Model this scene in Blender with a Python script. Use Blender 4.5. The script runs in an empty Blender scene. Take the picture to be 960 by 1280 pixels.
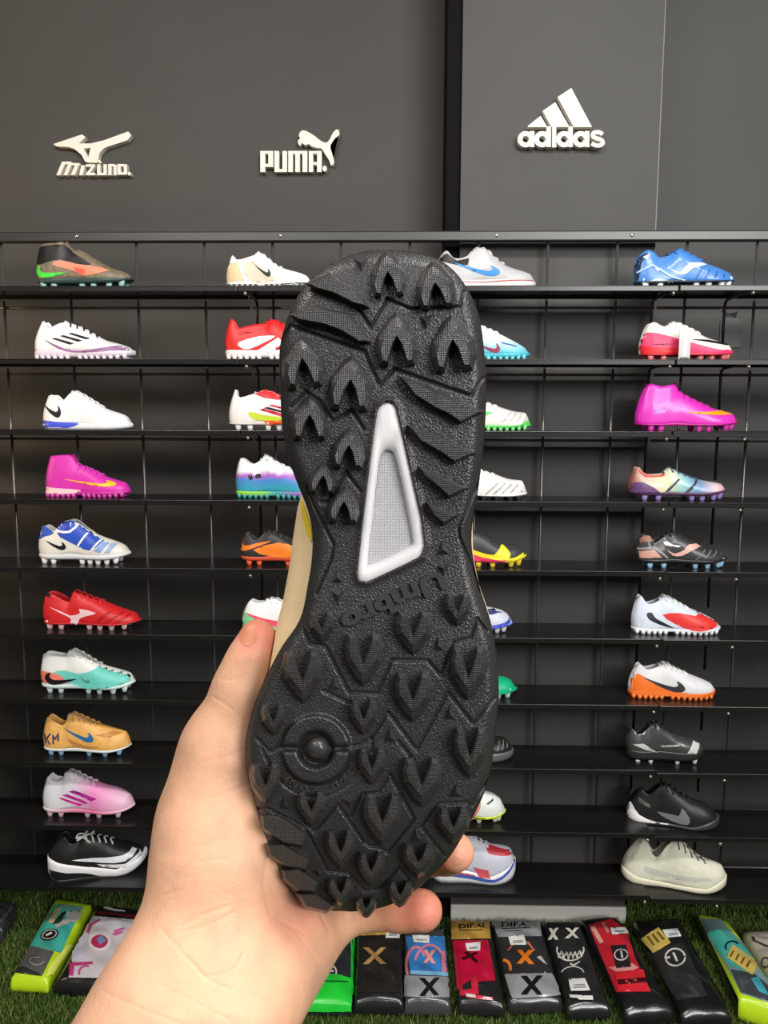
import bpy, bmesh, math, random
import numpy as np
from mathutils import Vector, Matrix
from mathutils.bvhtree import BVHTree
from mathutils.geometry import delaunay_2d_cdt
random.seed(7); RNG = np.random.default_rng(7)
SC = bpy.context.scene
COL = SC.collection

# ------------------------------------------------------------------ camera
F = 962.0                       # focal length in pixels of the 960 x 1280 frame
EYE = Vector((0, 0, 1.69))
PITCH, YAW, ROLL = math.radians(-7.0), math.radians(1.2), math.radians(0.15)
CAMROT = Matrix.Rotation(YAW, 3, 'Z') @ Matrix.Rotation(math.pi/2 + PITCH, 3, 'X') @ Matrix.Rotation(ROLL, 3, 'Z')
cd = bpy.data.cameras.new('camera'); cam = bpy.data.objects.new('camera', cd); COL.objects.link(cam)
cd.sensor_fit = 'HORIZONTAL'; cd.sensor_width = 36.0; cd.lens = 36.0*F/960; cd.clip_start = .01
cam.matrix_world = Matrix.Translation(EYE) @ CAMROT.to_4x4()
SC.camera = cam
def ray(px, py): return CAMROT @ Vector(((px-480)/F, (640-py)/F, -1))
def at(px, py, d): return EYE + ray(px, py)*d               # a point at camera depth d (metres)
def on_y(px, py, Y): r = ray(px, py); return EYE + r*((Y-EYE.y)/r.y)
def on_z(px, py, Z): r = ray(px, py); return EYE + r*((Z-EYE.z)/r.z)

# ------------------------------------------------------------------ light
SC.view_settings.view_transform = 'Standard'; SC.view_settings.look = 'None'
SC.view_settings.gamma = 1.0; SC.view_settings.use_curve_mapping = False
SC.view_settings.exposure = 0.12
W = bpy.data.worlds.new('shop_ambient'); SC.world = W; W.use_nodes = True
W.node_tree.nodes['Background'].inputs[0].default_value = (1.0, .97, .94, 1)
W.node_tree.nodes['Background'].inputs[1].default_value = .09
def area(name, loc, target, sx, sy, power, col):
    l = bpy.data.lights.new(name, 'AREA'); l.shape = 'RECTANGLE'; l.size = sx; l.size_y = sy
    l.energy = power; l.color = col
    o = bpy.data.objects.new(name, l); COL.objects.link(o); o.location = loc
    o.rotation_euler = (Vector(target)-Vector(loc)).to_track_quat('-Z', 'Y').to_euler()
    return o
area('ceiling_lamp_near_wall', (.8, .35, 3.4), (.7, 1.9, .5), 1.4, .25, 38, (1, .98, .95))
area('ceiling_lamp_near_wall', (-1.15, .35, 3.4), (-1.1, 1.9, .5), 1.0, .25, 30, (1, .95, .88))
area('ceiling_lamp_room', (1.5, -1.3, 3.4), (.2, .9, 1.0), 2.4, 1.2, 62, (1, .97, .94))
area('ceiling_lamp_room', (-1.3, -1.5, 3.4), (-.6, 1.2, 1.0), 2.0, 1.0, 32, (1, .96, .91))
area('ceiling_lamp_far', (2.6, -2.6, 3.0), (1.1, 2.3, 1.8), 2.2, .9, 112, (1, .99, .97))
area('side_lamp', (-2.25, 1.7, 1.9), (-1.75, 2.64, 2.0), .2, .2, 7, (1, .62, .28))

# ------------------------------------------------------------------ materials
def lin(c):
    def f(v):
        v = v/255.0
        return v/12.92 if v <= .04045 else ((v+.055)/1.055)**2.4
    return (f(c[0]), f(c[1]), f(c[2]), 1)
MATS = {}
def mat(col, rough=.5, spec=.5, metal=0, bump=0, bscale=200, vary=0, vscale=8, coat=0, name=None, trans=0, sss=0, btype='noise'):
    key = (tuple(col), rough, spec, metal, bump, bscale, vary, vscale, coat, trans, sss, btype)
    if key in MATS: return MATS[key]
    m = bpy.data.materials.new(name or 'mat_%d_%d_%d' % tuple(col)); m.use_nodes = True
    N, Lk = m.node_tree.nodes, m.node_tree.links
    b = N['Principled BSDF']
    b.inputs['Base Color'].default_value = lin(col); b.inputs['Roughness'].default_value = rough
    b.inputs['Specular IOR Level'].default_value = spec; b.inputs['Metallic'].default_value = metal
    b.inputs['Coat Weight'].default_value = coat; b.inputs['Coat Roughness'].default_value = .15
    if trans: b.inputs['Transmission Weight'].default_value = trans
    if sss:
        b.inputs['Subsurface Weight'].default_value = sss; b.inputs['Subsurface Radius'].default_value = (.009, .0035, .002)
        b.inputs['Subsurface Scale'].default_value = 1.0
    tc = N.new('ShaderNodeTexCoord')
    if vary:
        n = N.new('ShaderNodeTexNoise'); n.inputs['Scale'].default_value = vscale; n.inputs['Detail'].default_value = 4
        Lk.new(tc.outputs['Object'], n.inputs['Vector'])
        r = N.new('ShaderNodeMapRange'); r.inputs[1].default_value = .3; r.inputs[2].default_value = .7
        r.inputs[3].default_value = 1-vary; r.inputs[4].default_value = 1+vary
        Lk.new(n.outputs['Fac'], r.inputs[0])
        mx = N.new('ShaderNodeMix'); mx.data_type = 'RGBA'; mx.blend_type = 'MULTIPLY'; mx.inputs[0].default_value = 1
        mx.inputs[6].default_value = lin(col); Lk.new(r.outputs[0], mx.inputs[7]); Lk.new(mx.outputs[2], b.inputs['Base Color'])
    if bump:
        bm_ = N.new('ShaderNodeBump'); bm_.inputs['Strength'].default_value = min(1, bump); bm_.inputs['Distance'].default_value = .0006*max(1, bump)
        if btype == 'noise':
            t = N.new('ShaderNodeTexNoise'); t.inputs['Detail'].default_value = 3; t.inputs['Scale'].default_value = bscale; out = t.outputs['Fac']
            Lk.new(tc.outputs['Object'], t.inputs['Vector'])
        elif btype == 'grain':
            t = N.new('ShaderNodeTexVoronoi'); t.feature = 'SMOOTH_F1'; t.inputs['Scale'].default_value = bscale; out = t.outputs['Distance']
            Lk.new(tc.outputs['Object'], t.inputs['Vector'])
        else:                                                  # fine moulded cross-hatch
            w1 = N.new('ShaderNodeTexWave'); w2 = N.new('ShaderNodeTexWave')
            for w, d in ((w1, 'X'), (w2, 'Y')):
                w.bands_direction = d; w.inputs['Scale'].default_value = bscale; Lk.new(tc.outputs['Object'], w.inputs['Vector'])
            a = N.new('ShaderNodeMath'); a.operation = 'MAXIMUM'
            Lk.new(w1.outputs['Fac'], a.inputs[0]); Lk.new(w2.outputs['Fac'], a.inputs[1]); out = a.outputs[0]
        Lk.new(out, bm_.inputs['Height']); Lk.new(bm_.outputs['Normal'], b.inputs['Normal'])
    MATS[key] = m
    return m
def gmat(axis, stops, rough=.45, noise=0, nscale=30, L=.28, coat=0):
    """colour ramp along one local axis of a shoe (0..1 of its length), optionally broken up by noise"""
    m = bpy.data.materials.new('mat_fade'); m.use_nodes = True
    N, Lk = m.node_tree.nodes, m.node_tree.links; b = N['Principled BSDF']; b.inputs['Roughness'].default_value = rough
    b.inputs['Coat Weight'].default_value = coat
    tc = N.new('ShaderNodeTexCoord'); sp = N.new('ShaderNodeSeparateXYZ'); Lk.new(tc.outputs['Object'], sp.inputs[0])
    mu = N.new('ShaderNodeMath'); mu.operation = 'DIVIDE'; mu.inputs[1].default_value = L; Lk.new(sp.outputs[axis], mu.inputs[0])
    src = mu.outputs[0]
    if noise:
        n = N.new('ShaderNodeTexNoise'); n.inputs['Scale'].default_value = nscale; Lk.new(tc.outputs['Object'], n.inputs['Vector'])
        a = N.new('ShaderNodeMath'); a.operation = 'MULTIPLY_ADD'; a.inputs[1].default_value = noise
        Lk.new(n.outputs['Fac'], a.inputs[0]); Lk.new(src, a.inputs[2])
        s = N.new('ShaderNodeMath'); s.operation = 'SUBTRACT'; s.inputs[1].default_value = noise*.5; Lk.new(a.outputs[0], s.inputs[0]); src = s.outputs[0]
    r = N.new('ShaderNodeValToRGB'); el = r.color_ramp.elements
    while len(el) < len(stops): el.new(.5)
    for e, (p, c) in zip(el, stops): e.position = p; e.color = lin(c)
    Lk.new(src, r.inputs[0]); Lk.new(r.outputs[0], b.inputs['Base Color'])
    return m

# ------------------------------------------------------------------ object helpers
def link(name, me, m=None, parent=None, smooth=False, kind=None):
    o = bpy.data.objects.new(name, me); COL.objects.link(o)
    if m and not me.materials: me.materials.append(m)
    if smooth: me.polygons.foreach_set('use_smooth', [True]*len(me.polygons))
    if parent: o.parent = parent
    if kind: o['kind'] = kind
    return o
def meshobj(name, V, Fc, m=None, parent=None, smooth=False, kind=None):
    me = bpy.data.meshes.new(name); me.from_pydata([tuple(map(float, v)) for v in V], [], [tuple(map(int, f)) for f in Fc]); me.update()
    return link(name, me, m, parent, smooth, kind)
def bmobj(name, bm, m=None, parent=None, smooth=False, kind=None):
    me = bpy.data.meshes.new(name); bm.normal_update(); bm.to_mesh(me); bm.free()
    return link(name, me, m, parent, smooth, kind)
def thing(name, label, cat, loc=(0, 0, 0), rot=None, group=None):
    o = bpy.data.objects.new(name, None); COL.objects.link(o); o.location = loc; o.empty_display_size = .05
    if rot is not None: o.rotation_euler = rot
    return tag(o, label, cat, group)
def tag(o, label, cat, group=None):
    o['label'] = label; o['category'] = cat
    if group: o['group'] = group
    return o
def add_box(bm, c, s, bev=0):
    r = bmesh.ops.create_cube(bm, size=1, matrix=Matrix.Translation(c) @ Matrix.Diagonal((*s, 1)))
    if bev:
        es = list({e for v in r['verts'] for e in v.link_edges})
        bmesh.ops.bevel(bm, geom=es, offset=bev, segments=2, affect='EDGES', profile=.5)
def box(name, lo, hi, m, parent=None, bev=0, kind=None, smooth=False):
    bm = bmesh.new(); lo, hi = Vector(lo), Vector(hi); add_box(bm, (lo+hi)/2, hi-lo, bev); return bmobj(name, bm, m, parent, smooth, kind)
def add_tube(bm, pts, r, n=8, caps=True):
    """round tube along a polyline; r a number or one radius per point"""
    pts = [Vector(p) for p in pts]; rs = r if hasattr(r, '__len__') else [r]*len(pts)
    rings = []; prev = None
    for i, p in enumerate(pts):
        t = (pts[min(i+1, len(pts)-1)]-pts[max(i-1, 0)]).normalized()
        if prev is None: a = t.orthogonal().normalized()
        else: a = (prev - t*prev.dot(t)); a = a.normalized() if a.length > 1e-6 else t.orthogonal().normalized()
        prev = a; b = t.cross(a)
        rings.append([bm.verts.new(p+(a*math.cos(q)+b*math.sin(q))*rs[i]) for q in [2*math.pi*k/n for k in range(n)]])
    for A, B in zip(rings, rings[1:]):
        for k in range(n): bm.faces.new((A[k], A[(k+1) % n], B[(k+1) % n], B[k]))
    if caps: bm.faces.new(rings[0][::-1]); bm.faces.new(rings[-1])
def tube(name, pts, r, m, parent=None, n=8, kind=None):
    bm = bmesh.new(); add_tube(bm, pts, r, n); return bmobj(name, bm, m, parent, True, kind)
def add_prism(bm, poly, z0, z1, bev=0):
    """polygon (x, y) list extruded from z0 to z1; the z1 face is inset by bev"""
    n = len(poly)
    A = [bm.verts.new((x, y, z0)) for x, y in poly]; B = [bm.verts.new((x, y, z1)) for x, y in poly]
    for i in range(n): bm.faces.new((A[i], A[(i+1) % n], B[(i+1) % n], B[i]))
    bm.faces.new(A[::-1]); f = bm.faces.new(B)
    bmesh.ops.triangulate(bm, faces=[f])
def ccw(p):
    a = sum(p[i][0]*p[(i+1) % len(p)][1]-p[(i+1) % len(p)][0]*p[i][1] for i in range(len(p)))
    return list(p) if a > 0 else list(p)[::-1]
def offset_poly(p, d, w=None):
    """move every corner of a ccw polygon outward by d (mitre limited)"""
    n = len(p); out = []
    for i in range(n):
        a, b, c = (Vector(p[(i-1) % n]), Vector(p[i]), Vector(p[(i+1) % n]))
        e1, e2 = (b-a).normalized(), (c-b).normalized()
        n1, n2 = Vector((e1.y, -e1.x)), Vector((e2.y, -e2.x)); m = n1+n2
        m = m.normalized() if m.length > 1e-6 else n1
        k = min(1/max(.35, m.dot(n1)), 1.9)
        q = b+m*d*k*(w[i] if w else 1); out.append((q.x, q.y))
    return out
def smooth_closed(pts, n=6):
    """closed Catmull-Rom through pts"""
    P = [np.array(p, float) for p in pts]; out = []; m = len(P)
    for i in range(m):
        a, b, c, d = P[i-1], P[i], P[(i+1) % m], P[(i+2) % m]
        for k in range(n):
            t = k/n; out.append(.5*((2*b)+(c-a)*t+(2*a-5*b+4*c-d)*t*t+(3*b-a-3*c+d)*t**3))
    return [tuple(q) for q in out]
def smooth_open(pts, n=6):
    P = [np.array(p, float) for p in pts]; P = [2*P[0]-P[1]]+P+[2*P[-1]-P[-2]]; out = []
    for i in range(1, len(P)-2):
        a, b, c, d = P[i-1:i+3]
        for k in range(n):
            t = k/n; out.append(.5*((2*b)+(c-a)*t+(2*a-5*b+4*c-d)*t*t+(3*b-a-3*c+d)*t**3))
    return [tuple(q) for q in out]+[tuple(P[-2])]
def fill2d(poly, step):
    """triangulate a polygon with inner points about `step` apart -> (points, triangles)"""
    poly = ccw([tuple(map(float, q)) for q in poly])
    dens = []
    for i, a in enumerate(poly):
        b = poly[(i+1) % len(poly)]; d = math.dist(a, b); k = max(1, int(d/step))
        for j in range(k): dens.append((a[0]+(b[0]-a[0])*j/k, a[1]+(b[1]-a[1])*j/k))
    A = np.array(dens); x0, y0 = A.min(0); x1, y1 = A.max(0)
    def inside(x, y):
        c = False; n = len(poly)
        for i in range(n):
            (xa, ya), (xb, yb) = poly[i], poly[(i+1) % n]
            if (ya > y) != (yb > y) and x < (xb-xa)*(y-ya)/(yb-ya)+xa: c = not c
        return c
    pts = list(dens)
    for i in range(1, int((x1-x0)/step)+1):
        for j in range(1, int((y1-y0)/step)+1):
            x, y = x0+i*step, y0+j*step
            if inside(x, y) and np.min((A[:, 0]-x)**2+(A[:, 1]-y)**2) > (step*.45)**2: pts.append((x, y))
    n = len(dens)
    r = delaunay_2d_cdt([Vector(p) for p in pts], [(i, (i+1) % n) for i in range(n)], [], 0, 1e-7)
    vo, fo = r[0], r[2]
    tri = []
    for f in fo:
        cx = sum(vo[i].x for i in f)/len(f); cy = sum(vo[i].y for i in f)/len(f)
        if inside(cx, cy): tri.append(tuple(f))
    return [(v.x, v.y) for v in vo], tri
def text_mesh(s, size=1.0, bold=0.0, extrude=0.0, shear=0, res=3, spacing=1.0):
    c = bpy.data.curves.new('lettering', 'FONT'); c.body = s; c.size = size; c.offset = bold; c.extrude = extrude
    c.shear = shear; c.resolution_u = res; c.space_character = spacing
    o = bpy.data.objects.new('lettering', c); COL.objects.link(o)
    dg = bpy.context.evaluated_depsgraph_get(); me = bpy.data.meshes.new_from_object(o.evaluated_get(dg))
    bpy.data.objects.remove(o); bpy.data.curves.remove(c)
    return me
def compact(V, tri):
    used = sorted({k for t_ in tri for k in t_}); m_ = {k: i for i, k in enumerate(used)}
    return [V[k] for k in used], [tuple(m_[k] for k in t_) for t_ in tri]
def largest(tri):
    """keep the biggest connected patch of triangles"""
    par = {}
    def find(a):
        while par.setdefault(a, a) != a: a = par[a]
        return a
    for t_ in tri:
        for k in t_[1:]: par[find(k)] = find(t_[0])
    cnt = {}
    for t_ in tri: cnt.setdefault(find(t_[0]), []).append(t_)
    return max(cnt.values(), key=len) if cnt else []
# ================================================================== the room
PAINT = mat((74, 73, 71), .62, .35, bump=.15, bscale=350, vary=.05, vscale=3, name='dark_grey_wall_paint')
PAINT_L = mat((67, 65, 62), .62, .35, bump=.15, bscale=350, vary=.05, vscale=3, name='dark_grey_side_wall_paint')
BLACK = mat((16, 14, 13), .85, .15, name='black_trim')
WHITEB = mat((226, 224, 216), .5, name='white_baseboard')
BLACKMETAL = mat((26, 25, 24), .3, .5, coat=.3, name='black_powder_coated_metal')
WIRE = mat((112, 111, 109), .3, .7, metal=.6, name='black_wire')
SHELFM = mat((26, 25, 24), .27, .5, coat=0, vary=.15, vscale=5, name='gloss_black_shelf')
Y_PIL, Y_SIDE = 2.43, 2.64
xp0 = on_y(577, 150, Y_PIL).x; xp1 = on_y(825, 150, Y_PIL).x; xg0 = on_y(559, 150, Y_PIL).x
o = box('floor', (-3.2, -6.5, -.05), (3.2, 3.0, 0), mat((46, 62, 26), .9, .2, vary=.3, vscale=60, name='turf_backing'), kind='structure')
box('wall_left', (-3.2, Y_SIDE, 0), (xp0-.002, Y_SIDE+.1, 3.6), PAINT_L, kind='structure')
box('wall_back', (xp0, Y_PIL, 0), (xp1, Y_SIDE+.1, 3.6), PAINT, kind='structure')
box('wall_right', (xp1+.002, Y_SIDE, 0), (3.2, Y_SIDE+.1, 3.6), PAINT, kind='structure')
o = box('trim_1', (xg0, Y_PIL+.012, 0), (xp0-.001, Y_SIDE-.001, 3.6), BLACK, kind='structure')
box('lit_edge_strip', (xp1-.0005, Y_PIL-.0008, 0), (xp1+.0025, Y_PIL+.02, 3.6), mat((112, 111, 108), .5, name='pale_lit_edge'), kind='structure')  # added pale strip: light caught by the pillar's right edge, put into colour
box('baseboard_back', (xp0, Y_PIL-.012, .0), (xp1, Y_PIL-.0005, .058), WHITEB, kind='structure', bev=.003)
box('ceiling', (-3.2, -6.5, 3.6), (3.2, 2.74, 3.65), mat((60, 58, 56), .8, name='ceiling_paint'), kind='structure')

# ------------------------------------------------------------------ wire rack
YF, YB = 2.2, 2.37                                  # shelf front edge, shelf back
ZS = [EYE.z - YF*(-.1655+.0913*k) for k in range(10)]
YW = 2.392
wx0 = on_y(2, 320, YW).x; wx1 = on_y(946, 320, YW).x; ws = (wx1-wx0)/11
ZR = EYE.z+.535                                     # top rail centre
xj0, xj1 = on_y(298, 400, YF).x, on_y(838, 600, YF).x
panels = [('leftmost', xj0-1.23, xj0, range(-3, 4)), ('middle', xj0, xj1, range(4, 10)), ('rightmost', xj1, xj1+1.22, range(10, 15))]
ORD = ['top', 'second', 'third', 'fourth', 'fifth', 'sixth', 'seventh', 'eighth', 'ninth', 'bottom']
rail_bm = bmesh.new()
rr = thing('rack_rail', 'dark steel tube running along the top of the wire shoe rack', 'rail', (0, YW-.012, ZR))
bm = bmesh.new(); add_box(bm, (0, 0, 0), (5.0, .026, .03), .004); bmobj('tube', bm, mat((74, 74, 73), .38, .5, metal=.8, name='brushed_dark_steel'), rr)
for px in (100, 352, 620, 787):
    bm = bmesh.new(); bmesh.ops.create_uvsphere(bm, u_segments=10, v_segments=6, radius=.0055, matrix=Matrix.Translation((on_y(px, 294, YW).x, -.0135, .001)) @ Matrix.Diagonal((1, .5, 1, 1)))
    bmobj('screw', bm, mat((200, 198, 190), .25, metal=.9), rr, True)
vm = None
for nm, xa, xb, ks in panels:
    g = thing('wire_grid_panel', '%s black wire grid panel holding the shoe shelves' % nm, 'wire grid', (xa, YW, .1), None, 'wire grid panels of the rack')
    for k in ks:
        x = wx0+ws*k
        if vm is None:
            o = tube('vertical_wire', [(0, 0, .02), (0, 0, ZR-.1-.012)], .0044, WIRE, g); vm = o.data
        else: o = link('vertical_wire', vm, None, g)
        o.location = (x-xa, 0, 0)
    hm = None
    for j in range(11):
        z = ZS[0]-.033-j*.2 if j < 10 else .16
        if hm is None: o = tube('horizontal_wire', [(.004, .0075, 0), (xb-xa-.004, .0075, 0)], .0044, WIRE, g); hm = o.data
        else: o = link('horizontal_wire', hm, None, g)
        o.location = (0, 0, z-.1)
# shelves: folded sheet with a front lip, two wire brackets hooked into the grid, a cap nut at the front
def shelf(nm, row, xa, xb, z, dy):
    s = thing('display_shelf', '%s gloss black shelf of the %s rack section' % (ORD[row], nm), 'shelf', (xa, YF+dy, z), None, 'gloss black shoe shelves')
    bm = bmesh.new(); w = xb-xa-.003
    add_box(bm, (w/2, (YB-YF)/2, -.002), (w, YB-YF, .004), .0012)
    add_box(bm, (w/2, .0015, -.008), (w, .003, .014), .001)
    add_box(bm, (w/2, YB-YF-.0015, -.006), (w, .003, .012), .001)
    bmobj('tray', bm, SHELFM, s)
    for x in BR[nm]:
        if not (.005 < x-xa < w-.005): continue
        bm = bmesh.new()
        add_tube(bm, [(x-xa, .006, -.019), (x-xa, .012, -.0125), (x-xa, .09, -.012), (x-xa, .165-dy, -.014), (x-xa, .180-dy, -.022), (x-xa, .183-dy, -.04), (x-xa, .183-dy, -.15)], .0042, 8)
        br = bmobj('bracket', bm, BLACKMETAL, s, True)
        bm = bmesh.new(); bmesh.ops.create_uvsphere(bm, u_segments=10, v_segments=6, radius=.0058, matrix=Matrix.Translation((x-xa, .002, -.021)))
        bmobj('cap_nut', bm, mat((150, 148, 144), .25, metal=.8), br, True)
    return s
BR = {'leftmost': [xj0-1.18], 'middle': [xj0+.02, xj1-.016], 'rightmost': [xj1+.2, xj1+1.1]}
for r in range(10):
    for nm, xa, xb, ks in panels:
        shelf(nm, r, xa, xb, ZS[r]-(.006 if nm == 'rightmost' and r > 6 else 0), -.006 if nm == 'rightmost' else 0)

# ================================================================== raised white wall signs
SIGN = mat((228, 224, 212), .45, name='white_foam_lettering')
def sign(name, label, anchor, Yw, crop, parts, depth=.022):
    """parts: (part name, [stroke or polygon ...]) in crop pixels; built as upright prisms standing off the wall"""
    ox, oy, sc = crop
    base = on_y(anchor[0], anchor[1], Yw)
    s = thing(name, label, 'wall sign', (base.x, Yw, base.z))
    for pn, polys in parts:
        bm = bmesh.new()
        for i, pl in enumerate(polys):
            q = [on_y(ox+x*sc, oy+y*sc, Yw-depth) for x, y in pl]
            pts = ccw([(v.x-base.x, v.z-base.z) for v in q])
            add_prism(bm, pts, .0005, depth+.00015*i)
        # the prisms were made in (x, z | depth): turn them upright, front towards -y
        bmesh.ops.transform(bm, matrix=Matrix(((1, 0, 0, 0), (0, 0, -1, 0), (0, 1, 0, 0), (0, 0, 0, 1))), verts=bm.verts)
        bmesh.ops.recalc_face_normals(bm, faces=bm.faces)
        bmobj(pn, bm, SIGN, s)
    return s
def ring(cx, cy, r1, r2, a0=0, a1=360, n=22, sy=1.0):
    """ring split into wedge quads (each a convex polygon)"""
    out = []
    for i in range(n):
        p, q = math.radians(a0+(a1-a0)*i/n), math.radians(a0+(a1-a0)*(i+1)/n)
        out.append([(cx+r1*math.cos(p), cy+r1*math.sin(p)*sy), (cx+r1*math.cos(q), cy+r1*math.sin(q)*sy), (cx+r2*math.cos(q), cy+r2*math.sin(q)*sy), (cx+r2*math.cos(p), cy+r2*math.sin(p)*sy)])
    return out
def bar(x0, y0, x1, y1): return [(x0, y0), (x1, y0), (x1, y1), (x0, y1)]
CA = (630, 100, 1/6.0)
def la(cx, asc): # letter a / d: bowl plus stem
    return ring(cx-6, 445, 60, 24) + [bar(cx+26, asc, cx+58, 505)]
def sletter():
    pts = []
    cl = [(738, 405), (715, 392), (690, 392), (668, 402), (668, 425), (690, 438), (715, 446), (735, 458), (737, 480), (715, 494), (685, 494), (656, 482)]
    cl = smooth_open(cl, 3); out = []
    for a, b in zip(cl, cl[1:]):
        d = Vector((b[0]-a[0], b[1]-a[1])).normalized()*3; n = Vector((-d.y, d.x)).normalized()*15
        out.append([(a[0]-d.x+n.x, a[1]-d.y+n.y), (b[0]+d.x+n.x, b[1]+d.y+n.y), (b[0]+d.x-n.x, b[1]+d.y-n.y), (a[0]-d.x-n.x, a[1]-d.y-n.y)])
    return out
sign('three_bar_wall_sign', 'raised white sign of three slanted bars over lowercase lettering', (700, 188), Y_PIL, CA, [
    ('bar', [[(178, 345), (275, 268), (325, 352), (180, 352)]]),
    ('bar', [[(290, 232), (385, 166), (492, 352), (356, 352)]]),
    ('bar', [[(402, 128), (505, 60), (660, 352), (524, 352)]]),
    ('letter', la(168, 385)), ('letter', la(292, 352)), ('letter', [bar(362, 352, 392, 505)]), ('letter', la(456, 352)), ('letter', la(580, 385)), ('letter', sletter())])
CP = (300, 140, 1/6.0)
cat = smooth_closed([(442, 180), (452, 148), (480, 138), (515, 152), (560, 180), (605, 215), (645, 230), (672, 205), (695, 160), (722, 132), (742, 140), (742, 172), (715, 195), (690, 230), (678, 262), (690, 310), (704, 360), (700, 392), (682, 398), (668, 360), (640, 318), (612, 275), (575, 268), (535, 255), (515, 240), (490, 248), (462, 232), (455, 250), (438, 240), (436, 212), (452, 196)], 4)
sign('leaping_cat_wall_sign', 'raised white sign of block capitals with a leaping cat above', (365, 216), Y_SIDE, CP, [
    ('letter', [bar(152, 292, 188, 450), bar(188, 292, 248, 312), bar(212, 312, 248, 412), bar(188, 388, 212, 412)]),
    ('letter', [bar(258, 292, 292, 450), bar(318, 292, 352, 450), bar(292, 428, 318, 450)]),
    ('letter', [bar(362, 292, 396, 450), bar(396, 292, 414, 314), bar(414, 292, 448, 450), bar(448, 292, 468, 314), bar(468, 292, 504, 450)]),
    ('letter', [bar(516, 292, 548, 450), bar(548, 292, 578, 312), bar(578, 292, 612, 450), bar(548, 376, 578, 396)]),
    ('dot', [[(635+16*math.cos(a), 424+22*math.sin(a)) for a in [k*.5236 for k in range(12)]]]),
    ('cat_emblem', [cat])])
CM = (40, 140, 1/6.0)
def sl(x0, x1, y0, y1, k=.42): # slanted bar
    d = (y1-y0)*k; return [(x0+d, y0), (x1+d, y0), (x1, y1), (x0, y1)]
sign('winged_emblem_wall_sign', 'raised white sign of a winged running emblem over slanted lettering', (115, 220), Y_SIDE, CM, [
    ('bird_emblem', [[(160, 240), (375, 168), (402, 188), (352, 236), (300, 250)], [(160, 240), (300, 240), (352, 236), (440, 236), (540, 212), (722, 146), (744, 176), (716, 212), (560, 262), (520, 285), (430, 268), (340, 282), (270, 262), (185, 258)],
                     [(300, 262), (380, 262), (440, 375), (398, 372), (372, 322)], [(442, 262), (548, 262), (505, 310), (490, 380), (412, 378), (425, 330)]]),
    ('letter', [sl(182, 212, 372, 474), sl(236, 264, 380, 474), sl(290, 320, 384, 474), [(226, 372), (292, 372), (300, 392), (218, 392)], [(284, 382), (356, 384), (360, 400), (276, 400)]]),
    ('letter', [sl(352, 380, 400, 474, .25)]),
    ('letter', [bar(404, 392, 472, 410), [(448, 408), (472, 408), (432, 458), (408, 458)], bar(404, 456, 474, 474)]),
    ('letter', [bar(488, 392, 512, 474), bar(512, 456, 536, 474), bar(536, 392, 560, 474), [(488, 362), (504, 358), (524, 378), (508, 386)]]),
    ('letter', [bar(572, 390, 596, 474), bar(596, 390, 618, 408), bar(612, 396, 634, 474)]),
    ('letter', [bar(640, 390, 664, 470), bar(664, 390, 688, 408), bar(688, 392, 712, 470), bar(664, 452, 688, 470)]),
    ('dot', [[(730+12*math.cos(a), 462+14*math.sin(a)) for a in [k*.5236 for k in range(12)]]])])
# ================================================================== the shoe held sole-first towards the camera
D0 = .3367                                             # camera depth of the sole's ground plane
C1 = lambda x, y: (300+x*.35417, 300+y*.35417)         # study crops of the photograph
C2 = lambda x, y: (300+x*.35417, 720+y*.35417)
OUT_L = [(463, 313.5), (448.8, 316), (417, 328), (388.5, 349.6), (367, 381), (353, 420), (349.6, 448.8), (351, 491), (353, 530), (360, 569), (371, 601), (385, 636.5), (391, 668), (390, 700), (386, 726), (376, 773), (353, 808), (337, 838), (321, 873), (310.6, 908), (307, 939.6), (310.6, 975), (321, 1010), (330, 1046), (335, 1072), (350, 1097), (371, 1120), (402, 1136), (440, 1139)]
OUT_R = [(484, 312.8), (519.6, 316), (548, 325), (569, 340.7), (587, 367), (599, 399), (605, 441.7), (607.4, 491), (605, 541), (601, 583), (596, 619), (591, 647), (588.7, 675), (592, 704), (600, 737), (613.5, 780), (620.5, 822.7), (623, 861.7), (621.6, 890), (617, 932.5), (611.7, 968), (601, 1000), (583, 1035), (562, 1070.6), (534, 1099), (509, 1120), (477, 1134), (440, 1139.5)]
OL = np.array([(474, 312.5)]+smooth_open(OUT_L, 5)); OR_ = np.array([(474, 312.5)]+smooth_open(OUT_R, 5))
YT, YBm = 312.5, 1139.5
def prof(A, y): return np.interp(y, np.maximum.accumulate(A[:, 1]), A[:, 0])
def zsole(y):                                          # toe spring, lifted heel rim and a slightly hollow arch
    y = np.asarray(y, float)
    return -.010*np.clip((y-985)/155, 0, 1)**2 - .006*np.clip((400-y)/88, 0, 1)**2 - .002*np.exp(-((y-690)/90)**2)
X0, Y0 = (465-480)/F*D0, (640-725)/F*D0
def loc(px, py, z):                                    # image position + height over the sole plane -> shoe coordinates
    px, py, z = np.broadcast_arrays(np.asarray(px, float), np.asarray(py, float), np.asarray(z, float))
    d = D0-z
    return np.stack([(px-480)/F*d-X0, (640-py)/F*d-Y0, z], -1)
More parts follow.
